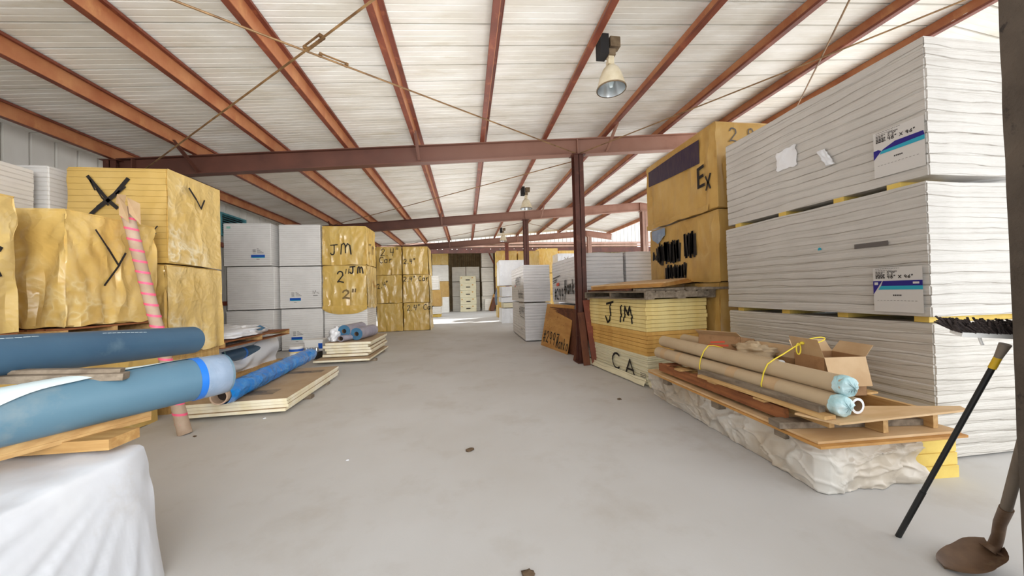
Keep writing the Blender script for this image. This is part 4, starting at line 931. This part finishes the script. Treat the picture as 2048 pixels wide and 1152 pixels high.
on_sheet(text_polys('#2997', .1, .13, .3, .55), .035, M['paint'], 'painted_lettering'); on_sheet(text_polys('Hanko', .98, .08, .26, .42), .03, M['paint'], 'painted_lettering')
rnd = random.Random(11); on_sheet([[(x, y), (x+.012, y)] for x, y in ((rnd.uniform(.15, 1.45), rnd.uniform(.4, 1.1)) for _ in range(26))], .016, M['ply_dark'], 'nail_mark')
for k in range(3):
    A0, B0, up_ = V((2.27+.04*k, 9.3-.1*k, 0)), V((2.53+.03*k, 7.74-.14*k, 0)), V((.10-.03*k, .03, 1.1-.05*k))
    lean_sheet('dark-edged plywood sheet leaning behind the lettered one, %s behind it' % ['first', 'second', 'third'][k], A0, B0, B0+up_, A0+up_, .016, M['ply_dark'])
for k, (p, q, w) in enumerate((((2.62, 6.62, 0), (2.53, 6.86, 1.34), .17), ((2.43, 6.66, 0), (2.40, 6.87, 1.08), .14), ((2.36, 7.2, 0), (2.56, 7.15, .95), .1))):
    o = wb(MB().bar(p, q, w, .022, up=(0, -1, .2)), 'board_offcut', M['ply_dark'] if k else M['steel'], p); tag(o, 'narrow red-brown board propped against the tall column, %s' % ['longest, on its right face', 'shorter, on its near face', 'darkest, behind it'][k], 'board')

# ---------------- right: JM foam stack
RJ = .115; O_ = V((2.80, 4.96, 0)); ex = V((cos(RJ), sin(RJ), 0)); ey = V((-sin(RJ), cos(RJ), 0)); WJ, LJ = 1.17, 1.88
cJ = O_+ex*WJ/2+ey*LJ/2
ca = bundle('low cream-wrapped bundle lettered CA under the yellow JM boards', cJ.x-WJ/2, cJ.x+WJ/2, cJ.y-LJ/2, cJ.y+LJ/2, .015, .475, M['w_cream'], 'wrap', (14, 22), 7, .014, rot=RJ, seed=140)
mark(ca, 'l', 'C', .85, .1, .27, .035, 1.0); mark(ca, 'l', 'A', 1.28, .06, .27, .035, 1.1)
for k in range(9): mark(ca, 'l', polys=[[(1.70, .12+.025*k), (1.84, .125+.025*k)]], w=.01, m='ink', name='small_print') if k < 3 else None
def hemf(u, v):
    return V((-WJ/2-.03-.05*v-.02*nz(u*7, v*2, 1), LJ/2-LJ*u, .10*(1-v)+.0+.004))
MB().grid(hemf, 30, 5).build('loose_wrap_skirt', M['w_cream'], ca, smooth='all')
MB().grid(lambda u, v: V((-WJ/2+.6*u-.04, -LJ/2-.03-.07*v-.02*nz(u*7, v*2, 1), .09*(1-v)+.004)), 14, 5).build('loose_wrap_skirt', M['w_cream'], ca, smooth='all')
NB = 14; bt = .0643; first = None
for k in range(NB):
    z = .478+k*bt; aged = k < 6; dx, dy = random.uniform(-.012, .012)-(.01 if k in (7, 8) else 0), random.uniform(-.015, .01)
    c = cJ+ex*dx+ey*dy
    def bd(u_, s_=k):
        return None
    xs, ys = lin(WJ, 6, .02), lin(LJ, 8, .02)
    S_ = k*3.3
    def disp(p, n, S_=S_):
        q = p-V((n.x, n.y, 0))*(.004+.006*abs(nz(p.x*6+S_, p.y*6, 1)))
        return q
    mb = gbox(WJ, LJ, bt-.005, xs, ys, [0, .003, bt-.008, bt-.005], lambda p, n: (p-V((n.x, n.y, 0))*(.003+.006*abs(nz(p.x*6+S_, p.y*6, 1)))))
    o = mb.build('foam_board', M['foam_aged'] if aged else M['foam_pale'], None, loc=(c.x, c.y, z), rotz=RJ+random.uniform(-.006, .006))
    tag(o, '%s yellow foam board, %s from the top of the JM-marked stack' % ('aged' if aged else 'pale', ORD[NB-1-k] if k < NB-1 else 'first'), 'foam board', 'foam boards in the JM-marked stack')
    o['_hx'] = WJ/2; o['_hy'] = LJ/2
    # the letters J M run over the edges of several boards: each board carries its slice
    loz, hiz = k*bt, k*bt+bt
    sl = []
    for pl in ([[(.70, .80), (.92, .84)], [(.84, .83), (.82, .50), (.74, .45), (.67, .56)]]+[[(1.17, .50), (1.20, .78)], [(1.27, .52), (1.33, .77), (1.40, .63), (1.47, .77), (1.52, .5)]]):
        for (p, q) in zip(pl[:-1], pl[1:]):
            n = 14
            for i in range(n):
                a = (p[0]+(q[0]-p[0])*i/n, p[1]+(q[1]-p[1])*i/n); b = (p[0]+(q[0]-p[0])*(i+1)/n, p[1]+(q[1]-p[1])*(i+1)/n)
                if loz-.004 <= (a[1]+b[1])/2 < hiz-.004: sl.append([(a[0], a[1]-loz), (b[0], b[1]-loz)])
    if sl: mark(o, 'l', polys=sl, w=.036, jit=.001, off=.003, name='painted_lettering')
topz = .478+NB*bt
pj = pallet('weathered grey pallet on top of the JM-marked boards', cJ.x-.66, cJ.x+.66, cJ.y-1.05, cJ.y+1.0, topz, .13, M['wood_grey'], 'y', 7, group=None, rot=RJ)
tp = topz+.132
for k, (p, q, w, h, lb) in enumerate((((2.72, 5.15, tp+.02), (3.95, 5.02, tp+.025), .12, .04, 'weathered plank across the near end of the grey pallet'), ((3.5, 5.0, tp+.02), (4.22, 4.94, tp+.02), .11, .04, 'grey board poking out toward the tall white stack'), ((2.95, 6.3, tp+.03), (4.1, 5.5, tp+.03), .2, .05, 'thick weathered plank lying askew on the grey pallet'), ((2.62, 6.9, tp+.02), (2.75, 5.4, tp+.03), .1, .04, 'dark brown plank along the left side of the grey pallet'))):
    o = wb(MB().bar(p, q, w, h), 'plank', M['wood_grey'] if k != 3 else M['ply_dark'], p); tag(o, lb, 'plank')
for k in range(4):
    z = tp+.09+k*.021; mb = MB(); c = V((3.28, 5.85, z)); a = .42+.03*k
    e1 = V((cos(a), sin(a), .07)); e2 = V((-sin(a), cos(a), -.015)); mb.prism([c-e1*.62-e2*.75, c+e1*.6-e2*(.62-.04*k), c+e1*.62+e2*.75, c-e1*.6+e2*.75], (0, 0, .018))
    o = wb(mb, 'plywood_sheet', M['ply_pale'] if k == 3 else M['ply'], c); tag(o, 'plywood sheet on the grey pallet over the JM boards, %s of four' % ['lowest', 'second from below', 'third from below', 'topmost'][k], 'plywood', 'plywood on the grey pallet')

# ---------------- right: yellow Ex stack
o = bundle('dusty yellow bundle with a purple band and Ex, top of its stack', 4.02, 5.2, 4.86, 6.95, 2.84, 4.22, M['y_ex'], 'drape', (16, 28), amp=.035, hem=.04, group='dusty yellow stack behind the white bundles', seed=150)
patch(o, 'l', [(.12, .92), (.7, .88), (1.72, .83), (1.72, 1.24), (1.1, 1.26), (.12, 1.24)], 'purple', .007, 'purple_band')
mark(o, 'l', 'E', 1.66, .42, .34, .05, .5); mark(o, 'l', 'x', 1.86, .34, .3, .04, .45)
mark(o, 'l', '2 8', .0, 0, .01, .001, m='ink') if False else mark(o, 'f', '2 8', .25, 1.05, .22, .02, .7, m='ink')
MB().grid(lambda u, v: V((-.6-.014*abs(sin(u*17+2*v))-.008*nz(u*5, v*6, 1), 1.03-1.9*u, -.02+.1*v+.03*nz(u*6, 1, 1))), 30, 5).build('plastic_hem', M['y_ex'], o, smooth='all')
o = bundle('dusty yellow bundle blotched with black paint, middle of its stack', 4.03, 5.2, 4.86, 6.9, 1.64, 2.8, M['y_ex'], 'drape', (14, 24), amp=.035, hem=.03, group='dusty yellow stack behind the white bundles', seed=151)
mark(o, 'l', polys=scribble(.3, 1.08, .45, .78, .028, .05, 2)+scribble(1.2, 1.5, .5, .86, .028, .04, 3)+scribble(.6, 1.22, .12, .32, .03, .04, 4)+scribble(.15, .3, .5, .62, .05, .05, 5), w=.05, m='paint', jit=.006)
MB().grid(lambda u, v: V((-.6-.02*abs(sin(u*9)), .9-.5*u, 1.13-.30*v*(1-.5*abs(2*u-1)))), 8, 8).build('torn_plastic', M['stretch'], o, smooth='all')
bundle('dusty yellow bundle at the bottom behind the JM boards', 4.04, 5.2, 4.9, 6.9, .02, 1.62, M['y_ex'], 'drape', (8, 12), amp=.03, group='dusty yellow stack behind the white bundles', seed=152)

# ---------------- right: tall stack of three white bundles
TW = 'three white bundles of the tall stack'
def big(label, x0, z0, z1, m, seed, y0=2.37, lean=(0, 0)):
    return bundle(label, x0, x0+1.2, y0, 4.66, z0, z1, M[m], 'wrap', (16, 26), 13, .009, group=TW, seed=seed, lean=lean, tops=.012)
b3 = big('top white wrapped bundle of the tall stack, with a torn blue label', 4.0, 2.475, 3.70, 'w_big', 160)
product_label(b3, 'l', 1.90, .09, .37, .44, True)
MB().grid(lambda u, v: V((-.604-.02*abs(nz(u*4, v*4, 3)), .27-.26*u-.04*nz(v*3, u, 1), .53+.24*v+.05*nz(u*3, v, 2))), 10, 10).build('torn_film_patch', M['w_plain'], b3, smooth='all')
MB().grid(lambda u, v: V((-.606-.05*abs(nz(u*5, v*4, 8)), -.22-.09*u-.1*v, .58-.2*v)), 8, 8).build('torn_film_patch', M['w_plain'], b3, smooth='all')
b2 = big('middle white wrapped bundle of the tall stack, with a blue label', 3.965, 1.24, 2.42, 'w_big', 161)
product_label(b2, 'l', 1.88, .03, .36, .42)
patch(b2, 'l', [(1.73, .66), (2.01, .66), (2.01, .705), (1.73, .705)], 'ink', .007, 'dark_label')
patch(b2, 'l', [(1.37, .69), (1.41, .69), (1.405, .715), (1.385, .722), (1.37, .71)], 'cyan', .007, 'cyan_mark')
b1 = big('bottom white wrapped bundle of the tall stack, behind the tan rolls', 3.975, .02, 1.185, 'w_big2', 162)
for (z, h) in ((2.425, .05), (1.188, .05)):
    for k, y in enumerate((2.47, 3.1, 3.75, 4.45)):
        o = wb(MB().box(4.01, 5.16 if (k or z < 2) else 4.5, y-.05+(.16 if not k and z > 2 else 0), y+.05+(.16 if not k and z > 2 else 0), z, z+h), 'foam_spacer', M['foam_yel'], (4.6, y, z)); tag(o, 'yellow foam spacer under the %s white bundle, %s from its near end' % ('top' if z > 2 else 'middle', ['first', 'second', 'third', 'fourth'][k]), 'spacer', 'foam spacers in the tall stack')
# a strip of dark shadow is left to the renderer: the gaps are open

# ---------------- right: low pile with tan rolls
for k in range(3):
    mb = gbox(1.22, 2.35, .094, lin(1.22, 5), lin(2.35, 6), [0, .004, .09, .094], lambda p, n: p-V((n.x, n.y, 0))*.008*abs(nz(p.x*4+k*3, p.y*4, k)))
    o = mb.build('foam_board', M['foam_yel'], None, loc=(3.27+.008*k, 3.37+.01*k, .0+k*.096), rotz=-.05); tag(o, 'thick yellow foam board under the dusty tarp, %s of three' % ['lowest', 'middle', 'top'][k], 'foam board', 'thick foam boards under the tan rolls')
def tp2(u, v):
    # u: from the far left corner along the left side, round the near corner, along the near end; v: top to floor
    s = u*3.35; Ll = 2.45
    bulge = .05*sin(v*pi)
    if s < Ll:
        t = s/Ll; x = 2.60+.12*(1-t)-.10*(1-t)*(1-v)**2; y = 4.6-2.40*t; nx, ny = -1, 0
    else:
        t = (s-Ll)/.9; x = 2.60+.80*t; y = 2.20; nx, ny = 0, -1
    near = math.exp(-((s-Ll)/.12)**2)
    w = .008*nz(s*3.2, v*3, 3)+.10*max(0, .2-2.6*abs(nz(s*2.3+v*1.3, v*1.5-s*.9, 5)))+.08*max(0, .18-2.6*abs(nz(s*4.5-v, v*2.6+s*1.5, 8)))
    z = .37*(1-v)
    if s > Ll: z += .05*nz(s*6, 2, 2)*(1-v)-.0*v; bulge += .03*abs(sin(t*8))*v
    z = max(.004, z+.03*nz(s*4, v*2, 9)*(.2+v*(1-v)))
    p = V((x+nx*(.02+bulge*.7+w), y+ny*(.02+bulge*.7+w), z))
    if near > .02: p += V((-.02, -.02, 0))*near
    if s > Ll+.7: p.y -= .03*sin(v*9); p.x += .06*nz(v*5, 1, 1)+.05*v
    return p
o = wb(MB().grid(tp2, 200, 40), 'tarp', M['dusty_tarp'], (2.8, 3, 0), smooth='all'); tag(o, 'dusty white plastic tarp hanging around the low pile of tan rolls', 'tarp')
for k, (x, y, lb) in enumerate(((2.52, 4.05, 'far'), (2.50, 3.15, 'middle'), (2.52, 2.45, 'near'), (3.3, 3.1, 'inner'), (3.3, 2.4, 'near inner'))):
    o = wb(MB().box(x, x+.5, y-.05, y+.05, .305, .395), 'wood_block', M['wood_grey'], (x, y, .3)); tag(o, 'dark wood block under the plywood of the low pile, %s one' % lb, 'lumber')
for k in range(2):
    z = .397+k*.02; mb = MB(); y0, y1 = 2.02+.035*k, 4.35; mb.prism([(2.42+.02*k, y0+.02, z), (3.62, y0-.02, z), (3.66, y1, z), (2.46, y1, z)], (0, 0, .018))
    o = wb(mb, 'plywood_sheet', M['ply_pale'] if k else M['ply'], (3, 3, z)); tag(o, 'plywood sheet on the low pile under the tan rolls, %s of two' % ['lower', 'upper'][k], 'plywood')
o = wb(MB().bar((2.38, 2.36, .462), (3.56, 2.20, .462), .11, .048), 'plank', M['wood_grey'], (3, 2.3, .44)); tag(o, 'grey plank lying across the plywood at the near end', 'plank')
# broken pallet under the rolls
r = thing('pallet', 'broken pallet with a pale board at its near end, under the tan rolls', 'pallet', (3.0, 3.1, .437))
for k, x in enumerate((-.35, .05, .50)):
    MB().box(x-.022, x+.022, -1.0 if k else -.95, 1.0, .0 if k else .05, .128).build('stringer', M['wood'], r)
MB().box(-.50, -.462, -.72, 1.05, .03, .125).build('side_stringer', M['wood_red'], r)
MB().prism([(-.56, -.86, .13), (-.46, -1.09, .13), (.64, -1.09, .145), (.70, -1.02, .145), (.1, -.86, .135)], (0, 0, .014)).build('near_deck_board', M['ply_pale'], r)
for k in range(6):
    y = -.52+k*.28; MB().box(-.54+.01*(k % 2), .6, y-.055, y+.055, .128, .144).build('deck_board', M['wood_red'] if k % 2 else M['wood'], r)
o = wb(MB().bar((2.50, 3.35, .63), (2.56, 2.14, .63), .06, .05), 'plank', M['wood_grey'], (2.5, 2.7, .6)); tag(o, 'dark weathered stick along the left side of the tan rolls, upper of two', 'plank')
o = wb(MB().bar((2.475, 3.3, .603), (2.54, 2.07, .598), .10, .026), 'plank', M['wood'], (2.5, 2.7, .59)); tag(o, 'brown stick along the left side of the tan rolls, lower of two', 'plank')
KR = 'tan paper rolls on the low pile'
def kraft(label, p, q, ro, ri=None, cap=None, seed=0, core_m='paper', tape=()):
    p, q = V(p), V(q); r = thing('paper_roll', label, 'paper roll', p, group=KR); d = q-p; dn = d.normalized(); L = d.length
    n = 16
    if ri: MB().pipe((0, 0, 0), d, ro, ri, 28, 0, 1, 2).build('roll_body', [M['kraft_roll'], M['w_plain'], M['core']], r, smooth=True); MB().tube([d*.97, d*.975], ri*1.01, 20).build('core_hollow', M['core'], r)
    else: MB().tube([d*t/n for t in range(n+1)], ro, 28, rr=[ro*(1+.012*nz(t*.7, seed, 1)) for t in range(n+1)]).build('roll_body', M['kraft_roll'], r, smooth=True)
    if cap:
        a = dn.cross(V((0, 0, 1))).normalized(); b = a.cross(dn)
        def cf(u, v):
            t = 2*pi*u; k = 1+.08*nz(cos(t)*1.5+seed, sin(t)*1.5, v*3)
            return d+dn*(-.05+.085*v+.02*nz(cos(t)*3, sin(t)*3+seed, v*4))+(a*cos(t)+b*sin(t))*ro*(1.04 if v < .4 else 1.04*sqrt(max(0, 1-((v-.4)/.6)**4)))*k
        MB().grid(cf, 28, 10).build('film_end_cap', M['teal_film'], r, smooth='all')
    for (t0, t1) in tape: MB().tube([d*t0, d*t1], ro*1.02, 28).build('tape_patch', M['carton_pale'], r, smooth=True)
    return r
kraft('long tan paper roll, upper front one with yellow ropes', (2.66, 4.28, .825), (2.735, 2.10, .80), .072, cap=1, seed=1)
kraft('long tan paper roll, lower front one against the sticks', (2.60, 4.30, .675), (2.665, 2.08, .668), .072, cap=1, seed=2, tape=((.06, .1), (.2, .23), (.55, .6), (.74, .79)))
kraft('tan paper roll with open core, tucked beside the two front rolls', (2.77, 4.2, .655), (2.815, 2.10, .652), .058, .04, seed=3)
kraft('tan paper roll with white collar behind the upper front roll', (2.81, 4.3, .80), (2.87, 2.75, .80), .058, .03, seed=4, tape=((.46, .5),))
kraft('tan paper roll with white spiral end behind the front bundle', (2.93, 4.0, .735), (2.985, 2.30, .73), .072, .038, seed=5)
kraft('wide tan paper roll at the back by the white stack', (3.20, 4.35, .68), (3.22, 3.2, .68), .085, seed=6)
kraft('tan paper roll lying farthest back near the yellow stack', (3.05, 4.4, .82), (3.1, 3.5, .80), .07, seed=7)
def loop(pts, label, r=.0055):
    o = wb(MB().tube(pts, r, 8), 'rope', M['rope'], pts[0], smooth=True); return tag(o, label, 'rope', 'yellow ropes on the rolls')
def wrap_loop(y, x0, z0):
    pts = []
    for k in range(11):
        t = radians(200-22*k); pts.append((x0+.085*cos(t)*1.0, y, z0+.105*sin(t)))
    return pts
ry = 3.42
loop([(2.55, ry, .62), (2.545, ry, .68), (2.56, ry, .75), (2.605, ry, .84), (2.66, ry, .895), (2.74, ry+.02, .89), (2.82, ry+.05, .87), (2.9, ry+.08, .85)], 'yellow rope tied round the tan rolls at the far end')
ry = 2.66
loop([(2.575, ry, .61), (2.57, ry, .68), (2.60, ry, .78), (2.64, ry, .85), (2.71, ry, .89), (2.80, ry, .93), (2.92, ry, .99), (3.0, ry, 1.02)], 'yellow rope tied round the tan rolls at the near end, with a bow')
rb = bpy.data.objects['rope.001']
K = V((3.0, ry, 1.02))-V((2.575, ry, .61))
def bow(f, n=14): return [K+V(f(2*pi*i/n)) for i in range(n+1)]
MB().tube([K+V((.12-.12*cos(2*pi*i/16), .0, .03*(1-cos(2*pi*i/16))*.5+.025*sin(2*pi*i/16))) for i in range(17)], .0055, 8).build('bow_loop', M['rope'], rb, smooth=True)
MB().tube([K+V((-.04+.022*sin(2*pi*i/14), -.0, -.05*(1-cos(2*pi*i/14)))) for i in range(15)], .0055, 8).build('bow_loop', M['rope'], rb, smooth=True)
blob_k = MB().lathe([(0, -.016), (.016, -.008), (.018, .0), (.016, .01), (0, .016)], 10, tuple(K)).build('knot', M['rope'], rb, smooth=True)
# cartons on the pile
def carton(label, c, s, rot, flaps=(), m='carton', tilt=0.):
    r = thing('carton', label, 'carton', c, rot, 'cartons on the low pile'); x, y, z = s
    b = MB(); t = .004
    b.box(-x/2, x/2, -y/2, -y/2+t, 0, z).box(-x/2, x/2, y/2-t, y/2, 0, z).box(-x/2, -x/2+t, -y/2, y/2, 0, z).box(x/2-t, x/2, -y/2, y/2, 0, z).box(-x/2, x/2, -y/2, y/2, 0, t)
    b.build('box_body', M[m], r)
    for (sd_, an, ln) in flaps:
        e = V({'-y': (0, -1, 0), '+y': (0, 1, 0), '-x': (-1, 0, 0), '+x': (1, 0, 0)}[sd_]); tdir = V((abs(e.y), abs(e.x), 0)); hw = (x if e.y else y)/2
        h = V((e.x*x/2, e.y*y/2, z)); q = e*cos(an)*ln+V((0, 0, sin(an)*ln))
        mb = MB(); mb.prism([h-tdir*hw, h+tdir*hw, h+tdir*hw*.97+q, h-tdir*hw*.97+q], (0, 0, t)); mb.build('flap', M['carton_pale'], r)
    r.rotation_euler = (0, tilt, rot); return r
c1 = carton('open carton with raised flaps at the near end of the tan rolls', (3.22, 2.62, .585), (.36, .30, .33), -.12, (('-x', 1.25, .16), ('+y', 1.0, .12), ('+x', .9, .12), ('-y', -1.35, .24)))
MB().box(.182, .187, -.13, .13, .02, .3).build('side_seam', M['carton_pale'], c1)
c2 = carton('crushed brown carton with a black handling mark, far end of the tan rolls', (3.12, 3.72, .76), (.40, .46, .18), .5, (('-x', .35, .12), ('+x', -.4, .1)), tilt=.16)
b = MB(); ribbons(b, [[(-.06, .03), (.06, .03), (.06, .14), (-.06, .14), (-.06, .03)], [(-.02, .05), (-.02, .12)], [(.02, .05), (.02, .12)]], V((0, -.231, 0)), V((1, 0, 0)), V((0, 0, 1)), V((0, -1, 0)), .012, .003); b.build('handling_mark', M['inkd'], c2)
b = MB(); ribbons(b, [[(-.1, .05), (.1, .07)], [(-.08, .09), (.06, .11)]], V((-.201, 0, 0)), V((0, -1, 0)), V((0, 0, 1)), V((-1, 0, 0)), .02, .003); b.build('red_stamp', M['orange'], c2)
c3 = carton('flattened brown carton between the open one and the far rolls', (3.32, 3.12, .585), (.34, .42, .24), .1, (('-x', 1.9, .12), ('+y', .3, .15)), 'carton')
blob('crumpled_paper', M['kraft_roll'], (3.05, 3.22, .80), (.13, .2, .09), 'crumpled brown paper behind the collar roll', 'paper', 8, .5)

# ---------------- right: broom, shovel, stake by the dark post
br = thing('push_broom', 'black-handled broom leaning head-up on the dark post', 'broom', (2.57, 1.73, 0))
E_ = V((-.03, -.46, 1.24))
MB().tube([(0, 0, 0), E_*.28], .0135, 14).build('grip', M['black'], br, smooth=True)
MB().tube([E_*.28, E_*.9], .0115, 14).build('handle', M['black'], br, smooth=True)
MB().tube([E_*.90, E_*.945], .014, 14).build('yellow_collar', M['yelplastic'], br, smooth=True)
MB().tube([E_*.94, E_*1.0], .016, 14, rr=[.013, .02]).build('socket', M['greystick'], br, smooth=True)
hx = V((.19, -.075, -.01)).normalized(); hc = E_+V((.012, 0, .045)); up = V((0, -.25, .97)); sd3 = hx.cross(up).normalized()
MB().bar(hc-hx*.19, hc+hx*.22, .06, .022, up=up).build('head_block', M['whiteplastic'], br)
MB().tube([hc-hx*.1-up*.012, hc-hx*.1-up*.05+hx*.02, hc-hx*.075-up*.055], .006, 8).build('hook', M['whiteplastic'], br)
b = MB(); rnd = random.Random(4)
for i in range(420):
    s = rnd.uniform(-.2, .23); w = rnd.uniform(-.028, .028); p = hc+hx*s+sd3*w+up*.01
    q = p+up*rnd.uniform(.03, .062)+hx*(-.05+.05*(s+.2))*rnd.uniform(.6, 1.5)+sd3*w*.4; b.bar(p, q, .006, .006)
o = b.build('bristles', M['bristle'], br); o['kind'] = 'stuff'
sh = thing('shovel', 'round-point shovel resting on the floor against the dark post', 'shovel', (2.70, 1.50, 0))
def blade(u, v):
    s = u; w = (2*v-1); L = .34; hw = .088*(1-(max(0, (.55-s)/.55))**2.2)**.5 if s < .55 else .085
    if s > .75: hw = .085-.05*((s-.75)/.25)**2
    return V((-.20+L*s, w*hw-.01, .008+.035*w*w*(.4+s*.6)+.065*s*s))
MB().grid(blade, 16, 12).build('blade', M['rust'], sh, smooth='all')
MB().tube([(.10, -.01, .07), (.125, -.02, .10), (.12, -.035, .16), (.09, -.06, .25), (.03, -.115, .37)], .022, 16, rr=[.03, .024, .022, .0225, .024]).build('socket', M['rust'], sh, smooth=True)
MB().tube([(.035, -.11, .36), (-.30, -.39, 1.12)], .02, 16).build('handle', M['greystick'], sh, smooth=True)
MB().bar((.105, -.07, .075), (.125, .05, .075), .022, .006).build('step', M['rust'], sh)
o = wb(MB().tube([(2.30, 1.19, .0), (2.315, 1.17, .06), (2.36, 1.12, .13), (2.39, 1.08, .3)], .02, 12), 'wooden_stake', M['wood_red'], (2.30, 1.19, 0), smooth=True); tag(o, 'short brown wooden stake at the foot of the dark post', 'stake')
# litter on the floor
for k, (x, y, s, m, lb) in enumerate(((.0, 3.36, .04, 'dirt', 'dark dirt clod on the bare floor in mid-aisle'), (.30, 1.83, .035, 'dirt', 'dark dirt clod on the floor nearest the camera'), (-1.15, 3.38, .016, 'w_plain', 'tiny white scrap on the floor, left of the mid-aisle dirt clod'), (-2.62, 4.75, .02, 'w_plain', 'tiny white scrap by the kraft-faced boards'), (2.1, 4.5, .03, 'dirt', 'small dirt clod beside the low pile'), (-3.1, 4.3, .02, 'dirt', 'crumb of dirt at the foot of the pink-taped tube'))):
    blob('floor_scrap', M[m], (x, y, 0), (s, s*.8, s*.35), lb, 'scrap', k, .5, 10)

# ---------------- camera, light
cam = bpy.data.cameras.new('camera'); co = bpy.data.objects.new('camera', cam); COL.objects.link(co); SC.camera = co
a, p, r_ = radians(7.8), radians(.7), radians(1.5)
Fw = V((sin(a)*cos(p), cos(a)*cos(p), sin(p))); R0 = V((cos(a), -sin(a), 0)); U0 = R0.cross(Fw)
Rr = R0*cos(r_)-U0*sin(r_); Uu = U0*cos(r_)+R0*sin(r_)
co.matrix_world = Matrix(((Rr.x, Uu.x, -Fw.x, 0), (Rr.y, Uu.y, -Fw.y, 0), (Rr.z, Uu.z, -Fw.z, 1.55), (0, 0, 0, 1)))
cam.sensor_width = 36; cam.sensor_fit = 'HORIZONTAL'; cam.lens = 671/2048*36; cam.clip_start = .02
w = bpy.data.worlds.new('sky'); SC.world = w; w.use_nodes = True
bg = w.node_tree.nodes['Background']; bg.inputs[0].default_value = (.93, .97, 1, 1); bg.inputs[1].default_value = 2.0
def area(name, loc, rot, sx, sy, power, col=(1, 1, 1)):
    l = bpy.data.lights.new(name, 'AREA'); l.shape = 'RECTANGLE'; l.size = sx; l.size_y = sy; l.energy = power; l.color = col
    o = bpy.data.objects.new(name, l); COL.objects.link(o); o.location = loc; o.rotation_euler = rot; return o
area('front_daylight', (8.5, -2.4, 2.5), (radians(90), 0, radians(14)), 11, 4.6, 85, (1, .99, .98))
fl = area('row_fill', (1.2, -2.0, 3.0), V((5.4, -13.5, .9)).to_track_quat('Z', 'Y').to_euler(), 4, 2.4, 75, (1, .99, .97)); fl.data.spread = radians(62)  # invented fill lamp aimed at the white row to brighten it
area('roof_fill', (.2, 10.2, 1.72), (radians(180), 0, 0), 2.2, 18, 230, (1, .98, .95))  # invented upward fill lamp to brighten the roof, no fixture here
s = bpy.data.lights.new('sun', 'SUN'); s.energy = 6; s.angle = radians(3); so_ = bpy.data.objects.new('sun', s); COL.objects.link(so_)
so_.rotation_euler = V((.52, .42, .8)).to_track_quat('Z', 'Y').to_euler()
vs_ = SC.view_settings; vs_.view_transform = 'Standard'; vs_.look = 'None'; vs_.exposure = 0.17
